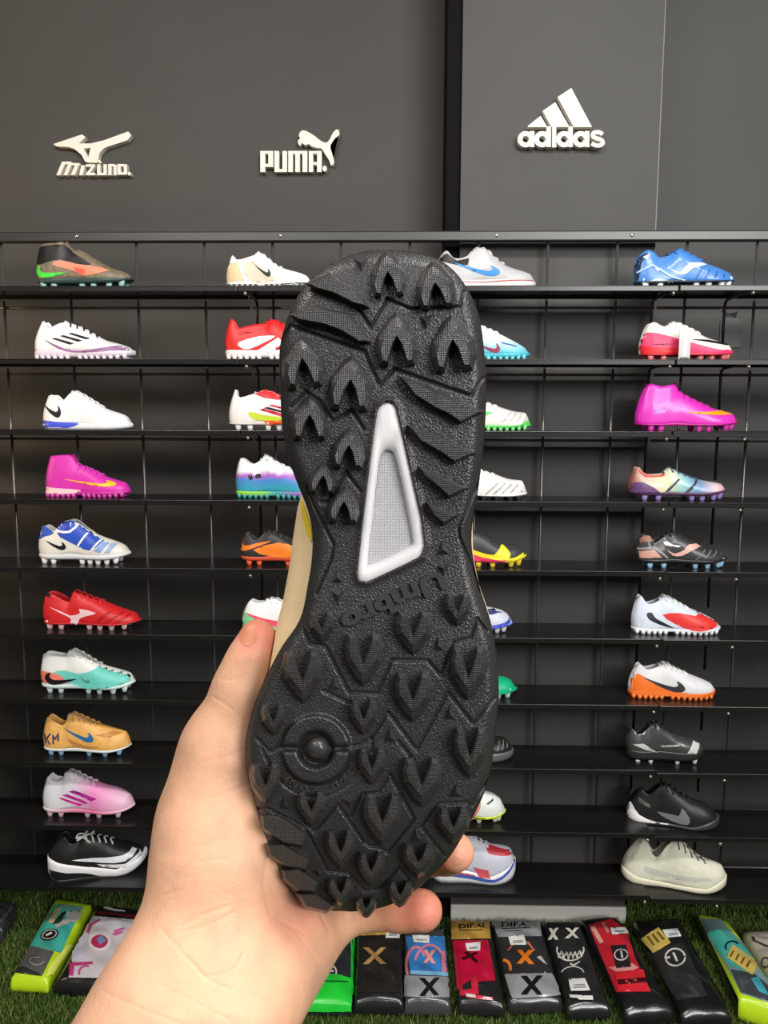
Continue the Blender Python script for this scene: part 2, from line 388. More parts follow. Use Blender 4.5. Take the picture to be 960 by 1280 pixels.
GROOVES = [[C1(520, 207), C1(600, 243), C1(775, 235), C1(792, 180)], [C1(520, 207), C1(462, 308), C1(420, 245)], [C1(145, 360), C1(178, 302), C1(440, 392), C1(493, 515), C1(545, 455), C1(815, 550), C1(857, 488)],
    [C1(180, 590), C1(232, 535), C1(285, 570), C1(330, 640), C1(395, 600), C1(438, 668)], [C1(285, 925), C1(310, 925), C1(375, 820), C1(425, 885)], [C1(235, 870), C1(262, 940), C1(332, 1075), C1(322, 1130), C1(270, 1250)],
    [C1(842, 860), C1(772, 1015), C1(776, 1050), C1(820, 1150), C1(848, 1240)], [C2(228, 195), C2(245, 240), C2(302, 250), C2(385, 412), C2(485, 415), C2(535, 297), C2(665, 300), C2(710, 352), C2(755, 235), C2(815, 220), C2(838, 150), C2(872, 195)],
    [C2(465, 572), C2(522, 480), C2(625, 615), C2(735, 410), C2(822, 522), C2(900, 432)], [C2(295, 405), C2(385, 447)], [C2(60, 572), C2(105, 622), C2(135, 603), C2(190, 600)], [C2(350, 606), C2(420, 597), C2(465, 570), C2(467, 622)], [C2(80, 610), C2(105, 670)],
    [C2(60, 822), C2(88, 815), C2(230, 890), C2(312, 1042), C2(385, 1050), C2(440, 1112), C2(492, 1105), C2(562, 1030), C2(612, 1095)], [C2(230, 870), C2(262, 902), C2(345, 805), C2(438, 940), C2(460, 955), C2(485, 955), C2(520, 977), C2(615, 857), C2(530, 700), C2(490, 765), C2(430, 770), C2(392, 850)],
    [C2(722, 988), C2(640, 885), C2(700, 805), C2(800, 800), C2(818, 812), C2(880, 715)], [C2(560, 585), C2(612, 650)]]
WC = C2(268, 612)                                      # turning-zone ring
def segdist(px, py, pl):
    d = np.full(px.shape, 1e9)
    for (ax, ay), (bx_, by_) in zip(pl, pl[1:]):
        vx, vy = bx_-ax, by_-ay; t = np.clip(((px-ax)*vx+(py-ay)*vy)/(vx*vx+vy*vy+1e-9), 0, 1)
        d = np.minimum(d, np.hypot(px-ax-t*vx, py-ay-t*vy))
    return d
ARCH = [C1(500, 580), C1(515, 567), C1(537, 570), C1(552, 592), C1(600, 800), C1(642, 985), C1(653, 1075), C1(640, 1117), C1(450, 1207), C1(420, 1200), C1(413, 1172), C1(445, 880), C1(482, 605)]
nr, nc = 620, 230
tv = (1-np.cos(np.linspace(0, 1, nr)*math.pi))/2*.35+np.linspace(0, 1, nr)*.65
ys = YT+(YBm-YT)*tv
tu = np.linspace(0, 1, nc); tu = tu*.8+.2*(1-np.cos(tu*math.pi))/2
xl, xr = prof(OL, ys), prof(OR_, ys)
PX = xl[:, None]+(xr-xl)[:, None]*tu[None, :]; PY = np.repeat(ys[:, None], nc, 1)
ring_px = np.vstack([OL, OR_[::-1]])
edge = segdist(PX, PY, [tuple(p) for p in ring_px]+[tuple(ring_px[0])])
H = zsole(PY) - .0055*np.clip(1-edge/17, 0, 1)**2.2
for g in GROOVES: H -= .0019*np.exp(-(segdist(PX, PY, g)/1.4)**2)
rd = np.hypot(PX-WC[0], PY-WC[1])
sm = lambda a, b, x: np.clip((x-a)/(b-a), 0, 1)**2*(3-2*np.clip((x-a)/(b-a), 0, 1))
H += .0036*sm(45.5, 40, rd)*sm(17, 27, rd)*(1-np.exp(-((PY-WC[1]+1)/3.4)**2))
H -= .0016*sm(24, 18, rd)
H -= .0004*np.exp(-((rd-60)/1.3)**2)*(PY > WC[1]+12)
ap = np.array(ARCH)                                    # the arch window is sunk below the rubber
inA = np.zeros(PX.shape, bool)
for i in range(len(ap)):
    (xa, ya), (xb, yb) = ap[i], ap[(i+1) % len(ap)]
    c = ((ya > PY) != (yb > PY)); inA ^= c & (PX < (xb-xa)*(PY-ya)/(yb-ya+1e-9)+xa)
dA = segdist(PX, PY, ARCH+[ARCH[0]])
H = np.where(inA, H-.008*np.clip(dA/4, 0, 1), H+.0012*np.exp(-(dA/5)**2))
RUB = mat((46, 45, 44), .34, .5, bump=.5, bscale=1400, btype='grain', name='grained_black_rubber')
LUGM = mat((56, 55, 54), .28, .5, bump=.15, bscale=1500, btype='grain', name='lug_side_rubber')
HATCH = mat((52, 51, 50), .32, .5, bump=.55, bscale=330, btype='hatch', name='hatched_lug_rubber')
held = thing('turf_shoe', 'cream turf shoe held up with its black studded sole facing out', 'shoe', at(465, 725, D0))
held.rotation_euler = CAMROT.to_euler()
V = loc(PX, PY, H).reshape(-1, 3)
q = np.arange(nr*nc).reshape(nr, nc)
Fq = np.stack([q[:-1, :-1], q[1:, :-1], q[1:, 1:], q[:-1, 1:]], -1).reshape(-1, 4)
me = bpy.data.meshes.new('outsole'); me.vertices.add(len(V)); me.vertices.foreach_set('co', V.ravel())
me.loops.add(Fq.size); me.loops.foreach_set('vertex_index', Fq.ravel()); me.polygons.add(len(Fq)); me.polygons.foreach_set('loop_start', np.arange(len(Fq))*4)
me.update(calc_edges=True)
outsole = link('outsole', me, RUB, held, True)
# side wall of the sole
nring = 200
rp = np.vstack([OL[1:], OR_[::-1][1:-1]]); sl_ = np.r_[0, np.cumsum(np.hypot(*np.diff(np.vstack([rp, rp[:1]]), axis=0).T))]
ss = np.linspace(0, sl_[-1], nring, endpoint=False)
RP = np.stack([np.interp(ss, sl_, np.r_[rp[:, 0], rp[0, 0]]), np.interp(ss, sl_, np.r_[rp[:, 1], rp[0, 1]])], 1)
RC = np.array([465, 725])
def ringloft(name, rings, m, cap=False, parent=held):
    V = np.vstack(rings); n = nring; Fc = []
    for k in range(len(rings)-1):
        for i in range(n): Fc.append((k*n+i, k*n+(i+1) % n, (k+1)*n+(i+1) % n, (k+1)*n+i))
    if cap: Fc.append(tuple(range((len(rings)-1)*n, len(rings)*n)))
    return meshobj(name, V, Fc, m, parent, True)
def grow(P, k):                                         # move ring outward by k px
    t = np.roll(P, -1, 0)-np.roll(P, 1, 0); n = np.stack([-t[:, 1], t[:, 0]], 1); n /= np.linalg.norm(n, axis=1)[:, None]+1e-9
    s = np.sign(np.sum(n*(P-RC), 1).sum()); return P+n*k*s
zb = zsole(RP[:, 1])-.0055
ringloft('sole_wall', [loc(*RP.T, zb+.0003), loc(*grow(RP, .6).T, zb-.003), loc(*grow(RP, .3).T, zb-.008), loc(*grow(RP, -3).T, zb-.014), loc(*grow(RP, -10).T, zb-.018)], RUB)
# upper: the waist is fuller than the sole, the heel stands taller than the toe
UP = RP.copy()
lm = (RP[:, 0] < 450) & (RP[:, 1] > 600) & (RP[:, 1] < 850)
RP0 = RP
UP[lm, 0] = np.minimum(UP[lm, 0], np.interp(RP[lm, 1], [600, 612, 640, 680, 720, 760, 800, 850], [374, 377, 368, 362, 357, 350, 340, 333]))
rm = (RP[:, 0] > 500) & (RP[:, 1] > 570) & (RP[:, 1] < 800)
UP[rm, 0] = np.maximum(UP[rm, 0], np.interp(RP[rm, 1], [570, 610, 660, 700, 740, 800], [597, 596.5, 592.5, 593, 600, 613]))
hgt_ = np.interp(UP[:, 1], [312, 560, 700, 900, 1140], [.088, .078, .07, .05, .036])
CREAM = mat((230, 204, 160), .6, .3, bump=.25, bscale=420, vary=.04, vscale=30, sss=0, name='cream_synthetic_upper')
rings = []
for s, c, g in ((.0, 1, .15), (.06, 1, .55), (.14, 1, .85), (.26, 1, 1), (.4, .985, 1), (.56, .93, 1), (.72, .83, 1), (.87, .68, 1), (.97, .5, 1), (1.0, .4, 1)):
    ctr = np.stack([np.interp(UP[:, 1], [312, 640, 1140], [478, 480, 450]), np.clip(UP[:, 1], 400, 1010)], 1)
    base_ = grow(RP, -4)*(1-g)+UP*g
    p = ctr+(base_-ctr)*c
    rings.append(loc(p[:, 0], p[:, 1], 0)*np.array([1, 1, 0])*(1+.075*g) + np.stack([0*zb, 0*zb, zb-.009-hgt_*s], 1))
upo = ringloft('upper', rings, CREAM, True)
# yellow flash on the waist
fl = smooth_closed([(377, 624), (383, 640), (389, 660), (390, 676), (386, 672), (380, 652), (376, 634)], 3)
bvu = BVHTree.FromPolygons([tuple(v.co) for v in upo.data.vertices], [tuple(p.vertices) for p in upo.data.polygons])
pts_, tri_ = fill2d(fl, 2.0); V_ = []
for x, y in pts_:
    o_ = Vector((-X0, -Y0, D0)); d_ = Vector(loc(x, y, 0.0))-o_; h_ = bvu.ray_cast(o_, d_.normalized()); V_.append(h_[0]+Vector((-.2, 0, .98))*.0006 if h_[0] else Vector(loc(x, y, -.02)))
meshobj('yellow_flash', V_, tri_, mat((226, 196, 50), .5), upo, True)
def prism_px(name, poly, z0, z1, m, parent, inset=0, base_out=0, hmul=None, smooth=False, zf=zsole, mid=None):
    """raised piece on the sole traced in image pixels: wide base ring, upper ring, inset crown"""
    poly = ccw([(x, -y) for x, y in poly]); n = len(poly)
    tiers = [(offset_poly(poly, base_out, hmul), z0), (offset_poly(poly, base_out*.12, hmul), z0+(z1-z0)*.86), (offset_poly(poly, -inset), z1)]
    V = []
    for pl, z in tiers:
        a = np.array(pl); b = np.array(poly); yy = -b[:, 1]
        V.append(loc(a[:, 0], -a[:, 1], zf(yy)+z))
    V = np.vstack(V); Fc = []
    for k in range(2):
        for i in range(n): Fc.append((k*n+i, k*n+(i+1) % n, (k+1)*n+(i+1) % n, (k+1)*n+i))
    Fc.append(tuple(range(2*n, 3*n)))
    o = meshobj(name, V, Fc, m, parent, smooth)
    return o
CH_B = [(0, .56), (.2, .43), (.48, .06), (.53, -.25), (.43, -.53), (.23, -.55), (.09, -.2), (0, -.03)]
CH_M = [(0, .44), (.15, .34), (.42, .03), (.47, -.23), (.39, -.48), (.21, -.5), (.10, -.14), (0, .03)]
CH_T = [(0, .27), (.09, .21), (.31, -.02), (.37, -.21), (.33, -.40), (.24, -.42), (.13, -.1), (0, .08)]
CH_Z = [.80, .82, .92, .98, 1, 1, .97, .86]
def mirror8(P): return list(P)+[(-x, y) for x, y in P[1:7][::-1]]
def chevron(cx, cy, w, h, up, rot=0, z=.0088, parent=held):
    """V-shaped lug: two hatched arms meeting at an apex, open notch between the prongs"""
    sgn = -1 if up else 1; cr, sr = math.cos(rot), math.sin(rot); n = 14
    def place(p):
        x, y = p[0]*w, p[1]*h*sgn; return (cx+x*cr-y*sr, cy+x*sr+y*cr)
    zz = float(zsole(cy)); zt = z*(.62+.38*min(1, w/50)); Z = np.array(CH_Z+CH_Z[1:7][::-1])
    V = []
    for P, k in ((CH_B, 0), (CH_M, .55), (CH_T, 1)):
        a = np.array([place(p) for p in mirror8(P)]); V.append(loc(a[:, 0], a[:, 1], zz+(zt*k*(Z if k == 1 else 1) if k else -.0012)))
    V = np.vstack(V); Fc = []
    for k in range(2):
        for i in range(n): Fc.append((k*n+i, k*n+(i+1) % n, (k+1)*n+(i+1) % n, (k+1)*n+i))
    Fc += [(28, 29, 35), (28, 35, 41), (29, 30, 34, 35), (30, 31, 32, 33, 34), (41, 35, 36, 40), (40, 36, 37, 38, 39)]
    if not up: Fc = [f[::-1] for f in Fc]
    Fc = [f[::-1] for f in Fc]
    me = bpy.data.meshes.new('lug'); me.from_pydata([tuple(map(float, v)) for v in V], [], Fc); me.update()
    me.materials.append(LUGM); me.materials.append(HATCH)
    for i in (14, 15, 26, 27, 28, 29, 30, 31, 32, 33): me.polygons[i].material_index = 1
    return link('lug', me, None, parent)
up_l = [((485, 343), 46, 54, -.05), ((544, 357), 50, 56, -.12), ((496, 424), 54, 64, -.03), ((566, 429), 56, 68, -.06), ((378, 452), 52, 64, -.1), ((438, 479), 56, 66, .05), ((387, 522), 48, 54, 0), ((436, 560), 44, 50, .05), ((404, 597), 36, 38, .1), ((430, 630), 42, 46, .05)]
for (c, w, h, r) in up_l: chevron(c[0], c[1], w, h, True, r)
dn = [(288, 182, 95, 108), (435, 297, 140, 178), (220, 357, 142, 178), (612, 203, 130, 148), (768, 120, 96, 112), (806, 345, 132, 180), (610, 428, 138, 168), (436, 498, 100, 122), (118, 507, 90, 108), (812, 625, 124, 172), (465, 672, 100, 126), (642, 728, 148, 168), (90, 732, 112, 136), (252, 822, 106, 118), (502, 858, 144, 178), (752, 878, 116, 124), (355, 965, 112, 132), (630, 1002, 122, 118), (463, 1032, 104, 118), (355, 1112, 100, 98), (565, 1120, 92, 92), (445, 1168, 74, 72)]
for x, y, w, h in dn:
    c = C2(x, y); chevron(c[0], c[1], w*.35417, h*.35417, False, -.02 if x < 400 else .03)
# long bar lugs with a notch, along the heel's left edge and the right of the arch
BARS = [([(243, 155), (312, 127), (345, 148), (400, 172), (445, 232), (400, 222), (330, 186), (270, 170)], C1), ([(183, 266), (262, 236), (310, 252), (380, 264), (450, 356), (420, 358), (355, 318), (295, 296), (205, 280)], C1),
        ([(572, 488), (640, 512), (700, 540), (850, 606), (778, 642), (735, 612), (690, 592), (620, 548)], C1), ([(600, 660), (690, 692), (822, 752), (757, 782), (715, 752), (640, 708)], C1), ([(640, 808), (700, 835), (795, 876), (738, 905), (700, 870), (655, 832)], C1), ([(665, 933), (710, 955), (762, 972), (720, 1000), (690, 975)], C1),
        ([(80, 850), (130, 848), (236, 912), (218, 952), (150, 940), (82, 890)], C2), ([(98, 952), (150, 948), (242, 1005), (232, 1035), (165, 1025), (105, 985)], C2), ([(152, 1040), (205, 1035), (275, 1085), (262, 1115), (205, 1108), (158, 1070)], C2), ([(208, 1125), (262, 1122), (325, 1165), (300, 1182), (235, 1168)], C2)]
for pl, cc in BARS:
    p = [cc(*v) for v in pl]
    o = prism_px('bar_lug', p, -.001, .0062, LUGM, held, 1.2, 3.2, None)
    o.data.materials.append(HATCH); o.data.polygons[-1].material_index = 1
# small pyramids
PYR = [([(400, 65), (455, 60), (428, 118)], C1), ([(628, 268), (685, 262), (655, 325)], C1), ([(712, 1050), (690, 1115), (745, 1112)], C1), ([(690, 1150), (745, 1130), (718, 1195)], C1), ([(345, 1150), (318, 1212), (368, 1212)], C1), ([(318, 50), (370, 45), (345, 110)], C2), ([(700, 205), (680, 268), (722, 265)], C2), ([(335, 345), (305, 405), (358, 405)], C2), ([(738, 448), (720, 510), (765, 510)], C2), ([(530, 520), (505, 588), (555, 590)], C2), ([(765, 725), (735, 782), (790, 782)], C2), ([(620, 880), (600, 945), (650, 940)], C2), ([(355, 785), (415, 785), (390, 825)], C2), ([(155, 770), (140, 825), (175, 825)], C2), ([(255, 1035), (298, 1035), (280, 1070)], C2)]
for pl, cc in PYR:
    p = [cc(*v) for v in pl]; cx = sum(a for a, _ in p)/3; cy = sum(b_ for _, b_ in p)/3
    V = np.vstack([loc([a for a, _ in p], [b_ for _, b_ in p], zsole([b_ for _, b_ in p])-.0006), loc(cx, cy, float(zsole(cy))+.0036)[None]])
    f = [(0, 1, 3), (1, 2, 3), (2, 0, 3)]
    if (p[1][0]-p[0][0])*(p[2][1]-p[0][1])-(p[1][1]-p[0][1])*(p[2][0]-p[0][0]) < 0: f = [(b_, a, c) for a, b_, c in f]
    meshobj('pyramid_lug', V, f, LUGM, held)
# turning stud in the middle of the ring
rings = []
for r_, z in ((17, -.0015), (15.5, .0015), (11.5, .0052), (8.5, .0068), (4, .0074)):
    a = np.linspace(0, 2*np.pi, 24, endpoint=False); hx = WC[0]+2+r_*np.cos(a)/np.maximum(.9, np.cos((a % (np.pi/3))-np.pi/6))*.95
    rings.append(loc(hx, WC[1]+r_*np.sin(a), float(zsole(WC[1]))+z))
V = np.vstack(rings); n = 24; Fc = [(k*n+i, (k+1)*n+i, (k+1)*n+(i+1) % n, k*n+(i+1) % n) for k in range(4) for i in range(n)]+[tuple(range(4*n, 5*n))[::-1]]
meshobj('turning_stud', V, Fc, LUGM, held, True)
# arch window: white moulded frame with a sunk woven panel
FRAME = mat((226, 224, 226), .42, .5, name='white_arch_plastic'); WEAVE = mat((214, 213, 218), .6, bump=.9, bscale=420, btype='hatch', name='white_woven_panel')
INN = [C1(512, 728), C1(530, 728), C1(550, 748), C1(585, 900), C1(612, 1060), C1(600, 1086), C1(458, 1158), C1(447, 1145), C1(462, 1000), C1(490, 760)]
A_ = np.array(smooth_closed(ARCH, 4)); I_ = np.array(smooth_closed(INN, 5))
def resample(P, n, start):
    k = int(np.argmin(np.hypot(*(P-np.array(start)).T))); P = np.roll(P, -k, 0)
    if np.sum(P[:, 0]*np.roll(P[:, 1], -1)-np.roll(P[:, 0], -1)*P[:, 1]) < 0: P = np.vstack([P[:1], P[1:][::-1]])
    s = np.r_[0, np.cumsum(np.hypot(*np.diff(np.vstack([P, P[:1]]), axis=0).T))]; t = np.linspace(0, s[-1], n, endpoint=False)
    return np.stack([np.interp(t, s, np.r_[P[:, 0], P[0, 0]]), np.interp(t, s, np.r_[P[:, 1], P[0, 1]])], 1)
m_ = 72; RA, RI = resample(A_, m_, C1(520, 567)), resample(I_, m_, C1(520, 726))
mid = RA*.9+RI*.1; mid2 = RA*.22+RI*.78; zc = zsole(RA[:, 1])
rr_ = [loc(*RA.T, zc-.0022), loc(*mid.T, zc-.0004), loc(*mid2.T, zc-.0008), loc(*RI.T, zc-.0016), loc(*(RI*.93+RI.mean(0)*.07).T, zc-.0046)]
V = np.vstack(rr_); Fc = [(k*m_+i, k*m_+(i+1) % m_, (k+1)*m_+(i+1) % m_, (k+1)*m_+i) for k in range(4) for i in range(m_)]
fr = meshobj('arch_window_frame', V, Fc, FRAME, held, True)
bm = bmesh.new(); bm.from_mesh(fr.data); bmesh.ops.recalc_face_normals(bm, faces=bm.faces); bm.to_mesh(fr.data); bm.free()
pc = RI*.9+RI.mean(0)*.1
meshobj('woven_panel', loc(*(RI*.94+RI.mean(0)*.06).T, zc*0+float(zsole(640))-.0042), [tuple(range(m_))], WEAVE, fr)
# raised lettering across the waist, read with the toe up
def sole_text(s, p0, p1, size_px, zt, name, bold=.02, shear=0):
    """letters along p0 -> p1 (image px); letter tops point to the right-hand side of the travel direction turned by a half turn"""
    me = text_mesh(s, 1.0, bold, 0, shear, 3); n = len(me.vertices); co = np.empty(n*3); me.vertices.foreach_get('co', co); co = co.reshape(-1, 3)
    wd = co[:, 0].max()-co[:, 0].min(); d = np.array(p1, float)-np.array(p0, float); Ld = np.linalg.norm(d); d /= Ld
    upv = np.array([d[1], -d[0]])                                       # letter-up in image space (y down)
    u = (co[:, 0]-co[:, 0].min())/wd*Ld; v = co[:, 1]*size_px
    px = p0[0]+d[0]*u+upv[0]*v; py = p0[1]+d[1]*u+upv[1]*v
    top = loc(px, py, zsole(py)+zt); bot = loc(px, py, zsole(py)-.0008)
    fs = [tuple(p.vertices) for p in me.polygons]
    from collections import Counter
    ec = Counter(); oe = {}
    for f in fs:
        for a, b_ in zip(f, f[1:]+f[:1]): ec[frozenset((a, b_))] += 1; oe[frozenset((a, b_))] = (a, b_)
    Fc = list(fs)
    for k, c in ec.items():
        if c == 1: a, b_ = oe[k]; Fc.append((b_, a, a+n, b_+n))
    return meshobj(name, np.vstack([top, bot]), Fc, LUGM, held)
sole_text('Umbro', (551, 713), (424, 771), 33, .0024, 'raised_lettering', .04)
def arc_text(s, c, r, a0, a1, size):
    for i, ch in enumerate(s):
        if ch == ' ': continue
        a = math.radians(a0+(a1-a0)*(i+.5)/len(s)); h = math.radians(abs(a1-a0)/len(s)*.40); sg = 1 if a1 > a0 else -1
        p0 = (c[0]+r*math.cos(a-h*sg), c[1]+r*math.sin(a-h*sg)); p1 = (c[0]+r*math.cos(a+h*sg), c[1]+r*math.sin(a+h*sg))
        sole_text(ch, p0, p1, size, .0011, 'small_lettering', .02)
arc_text('360 ZONE', WC, 47.5, 24, 146, 11)
# ================================================================== the hand: one continuous skin surface
def surface_nets(Fd, org, h):
    S = Fd < 0; nx, ny, nz = Fd.shape
    c = np.zeros((nx-1, ny-1, nz-1), np.int8)
    for i in (0, 1):
        for j in (0, 1):
            for k in (0, 1): c += S[i:nx-1+i, j:ny-1+j, k:nz-1+k]
    act = (c > 0) & (c < 8); idx = np.full(act.shape, -1); idx[act] = np.arange(act.sum())
    I = np.argwhere(act); pos = np.zeros((len(I), 3)); cnt = np.zeros(len(I))
    cor = [(i, j, k) for i in (0, 1) for j in (0, 1) for k in (0, 1)]
    for a in cor:
        for ax in range(3):
            if a[ax]: continue
            b = list(a); b[ax] = 1
            fa = Fd[I[:, 0]+a[0], I[:, 1]+a[1], I[:, 2]+a[2]]; fb = Fd[I[:, 0]+b[0], I[:, 1]+b[1], I[:, 2]+b[2]]
            m = (fa < 0) != (fb < 0); t = fa/(fa-fb+1e-12)
            p = np.repeat(np.array([a], float), len(I), 0); p[:, ax] = t
            pos[m] += p[m]; cnt[m] += 1
    V = org+(I+pos/cnt[:, None])*h
    Fc = []
    for ax in range(3):
        b, d = [(1, 2), (2, 0), (0, 1)][ax]
        sa = [slice(1, -1)]*3; sa[ax] = slice(0, -1); sb = list(sa); sb[ax] = slice(1, None)
        A, B = S[tuple(sa)], S[tuple(sb)]
        E = np.argwhere(A != B); fl = A[tuple(E.T)]
        E = E.copy(); E[:, b] += 1; E[:, d] += 1
        def ci(ob, od):
            q = E.copy(); q[:, b] -= ob; q[:, d] -= od; return idx[tuple(q.T)]
        Q = np.stack([ci(1, 1), ci(0, 1), ci(0, 0), ci(1, 0)], 1)
        Q[~fl] = Q[~fl][:, ::-1]; Fc.append(Q)
    return V, np.vstack(Fc)
def cs(px, py, d): return np.array([(px-480)/F*d, (640-py)/F*d, -d])        # camera-space point
def cap(G, a, b):
    A, B = cs(*a[:3]), cs(*b[:3]); ra, rb = a[3]*a[2]/F, b[3]*b[2]/F
    v = B-A; t = np.clip(((G-A)@v)/(v@v), 0, 1); t_ = t[..., None]
    return np.linalg.norm(G-A-t_*v, axis=-1)-(ra+(rb-ra)*t)
def smin(a, b, k):
    h = np.clip(.5+.5*(b-a)/k, 0, 1); return b*(1-h)+a*h-k*h*(1-h)
hs = .0016
lo = np.array([-.185, -.275, -.47]); hi = np.array([.075, -.03, -.265])
ax_ = [np.arange(lo[i], hi[i], hs) for i in range(3)]
G = np.stack(np.meshgrid(*ax_, indexing='ij'), -1).astype(np.float32)
# palm, thenar and forearm: (image x, image y, camera depth, radius in px)
PALM = [((120, 1400, .318, 96), (213, 1262, .335, 88)), ((185, 1425, .318, 92), (288, 1262, .337, 76)), ((213, 1262, .335, 88), (262, 1172, .352, 82)), ((288, 1262, .337, 76), (325, 1195, .362, 74)),
        ((262, 1172, .352, 82), (283, 1060, .364, 82)), ((283, 1060, .364, 82), (283, 965, .372, 56)), ((325, 1195, .362, 74), (360, 1150, .385, 60)), ((283, 1060, .372, 70), (400, 1010, .43, 42)),
        ((300, 1120, .375, 70), (420, 1065, .435, 44)), ((340, 1160, .375, 66), (425, 1105, .425, 42)), ((365, 1160, .380, 54), (405, 1133, .405, 40))]
THUMB = [((268, 1010, .368, 62), (283, 930, .368, 52)), ((283, 930, .368, 52), (304, 858, .366, 35)), ((304, 858, .366, 35), (313, 826, .366, 28)), ((313, 826, .366, 28), (322, 797, .366, 23.5))]
FING = [[((405, 1000, .43, 40), (500, 945, .445, 27)), ((500, 945, .445, 27), (570, 930, .43, 23)), ((570, 930, .43, 23), (592, 930, .41, 20))],
        [((420, 1040, .433, 40), (510, 1010, .45, 27)), ((510, 1010, .45, 27), (575, 1003, .425, 23)), ((575, 1003, .425, 23), (581, 1003, .392, 20.5))],
        [((425, 1090, .428, 40), (500, 1075, .44, 26)), ((500, 1075, .44, 26), (560, 1066, .415, 25)), ((560, 1066, .415, 25), (569, 1065, .38, 24))],
        [((385, 1142, .392, 36), (450, 1137, .388, 25)), ((450, 1137, .388, 25), (500, 1137, .380, 24.5)), ((500, 1137, .380, 24.5), (528, 1138, .374, 25.5))]]
base = None
for a, b in PALM:
    d = cap(G, a, b); base = d if base is None else smin(base, d, .014)
th = None
for a, b in THUMB:
    d = cap(G, a, b); th = d if th is None else smin(th, d, .006)
Fd = smin(base, th, .012)
for fg in FING:
    f = None
    for a, b in fg:
        d = cap(G, a, b); f = d if f is None else smin(f, d, .004)
    Fd = np.minimum(Fd, smin(base, f, .008)) if True else Fd
V, Q = surface_nets(Fd, lo, hs)
def relax(V, Q, it, lam=.5):
    E = np.vstack([Q[:, [0, 1]], Q[:, [1, 2]], Q[:, [2, 3]], Q[:, [3, 0]]])
    for _ in range(it):
        S = np.zeros_like(V); c = np.zeros(len(V))
        np.add.at(S, E[:, 0], V[E[:, 1]]); np.add.at(S, E[:, 1], V[E[:, 0]]); np.add.at(c, E[:, 0], 1); np.add.at(c, E[:, 1], 1)
        V = V+lam*(S/c[:, None]-V)
    return V
V = relax(V, Q, 4)
# a finer surface for the skin folds
def vnormals(V, Q):
    n = np.cross(V[Q[:, 2]]-V[Q[:, 0]], V[Q[:, 3]]-V[Q[:, 1]]); N_ = np.zeros_like(V)
    for k in range(4): np.add.at(N_, Q[:, k], n)
    return N_/(np.linalg.norm(N_, axis=1)[:, None]+1e-12)
def subdiv(V, Q):
    E = np.sort(np.vstack([Q[:, [0, 1]], Q[:, [1, 2]], Q[:, [2, 3]], Q[:, [3, 0]]]), 1)
    U, inv = np.unique(E, axis=0, return_inverse=True); n = len(V); m = len(Q); inv = inv.reshape(4, m)
    fc = n+len(U)+np.arange(m); em = n+inv
    V2 = np.vstack([V, V[U].mean(1), V[Q].mean(1)])
    Q2 = np.vstack([np.stack([Q[:, k], em[k], fc, em[(k-1) % 4]], 1) for k in range(4)])
    return V2, Q2
V, Q = subdiv(V, Q); V = relax(V, Q, 2, .4)
ix, iy = 480+V[:, 0]/-V[:, 2]*F, 640-V[:, 1]/-V[:, 2]*F
C3 = lambda x, y: (x*.4219, 740+y*.4219)
CRE = [([C3(572, 1098), C3(600, 1140), C3(650, 1135), C3(700, 1112), C3(722, 1070)], .0011, 3), ([C3(478, 1000), C3(540, 1070), C3(620, 1152), C3(760, 1205)], .0009, 4), ([C3(540, 990), C3(600, 955), C3(680, 930)], .0008, 3), ([C3(530, 1010), C3(610, 990), C3(690, 950)], .0006, 3),
       ([C3(630, 610), C3(690, 590), C3(740, 568)], .0006, 3), ([C3(640, 690), C3(700, 680), C3(745, 650)], .0005, 3), ([C3(630, 310), C3(665, 330), C3(690, 350)], .0008, 2.5), ([C3(655, 260), C3(690, 262)], .0006, 2.5), ([C3(790, 790), C3(780, 870), C3(800, 960), C3(900, 1010)], .0010, 4),
       ([C3(470, 1160), C3(570, 1210), C3(680, 1270)], .0005, 3), ([C3(480, 900), C3(540, 880)], .0005, 3), ([(398, 1138), (405, 1152), (412, 1166)], .0012, 3), ([(432, 1136), (433, 1163)], .0010, 2), ([(436, 1138), (436, 1164)], .0006, 2), ([C3(300, 1180), C3(420, 1235), C3(560, 1290)], .0006, 3), ([C3(560, 760), C3(640, 740), C3(720, 730)], .0004, 3), ([C3(590, 800), C3(680, 790), C3(750, 765)], .0004, 3), ([C3(600, 500), C3(660, 490), C3(720, 470)], .0004, 3), ([C3(880, 1010), C3(930, 1080), C3(960, 1150)], .0008, 4), ([C3(700, 1000), C3(760, 1060), C3(850, 1100)], .0006, 4)]
Nn = vnormals(V, Q); front = Nn[:, 2] > .15
dsp = np.zeros(len(V))
for pl, a, s in CRE:
    if a: dsp += .32*a*np.exp(-(segdist(ix, iy, pl)/(s*.6))**2)
V = V-Nn*(dsp*front)[:, None]
# the skin rests on the shoe instead of sinking into it
OFS = Vector((X0, Y0, -D0)); bmu = bmesh.new(); bmu.from_mesh(upo.data); bmesh.ops.holes_fill(bmu, edges=bmu.edges, sides=400); bmesh.ops.recalc_face_normals(bmu, faces=bmu.faces); bvt = BVHTree.FromBMesh(bmu)
npush = 0
for i in np.where((ix > 290) & (iy > 600) & (iy < 1200) & (V[:, 2] < -D0-.004))[0]:
    p = Vector(V[i])-OFS; h_ = bvt.find_nearest(p, .04)
    if h_[0] is not None and (p-h_[0]).dot(h_[1]) < .0004:
        q_ = h_[0]+h_[1]*.0004+OFS; V[i] = q_; npush += 1
bmu.free()
wrist = at(255, 1190, .35)
Mw = np.array(CAMROT); Vw = V@Mw.T+np.array(EYE)-np.array(wrist)
me = bpy.data.meshes.new('hand'); me.vertices.add(len(Vw)); me.vertices.foreach_set('co', Vw.ravel())
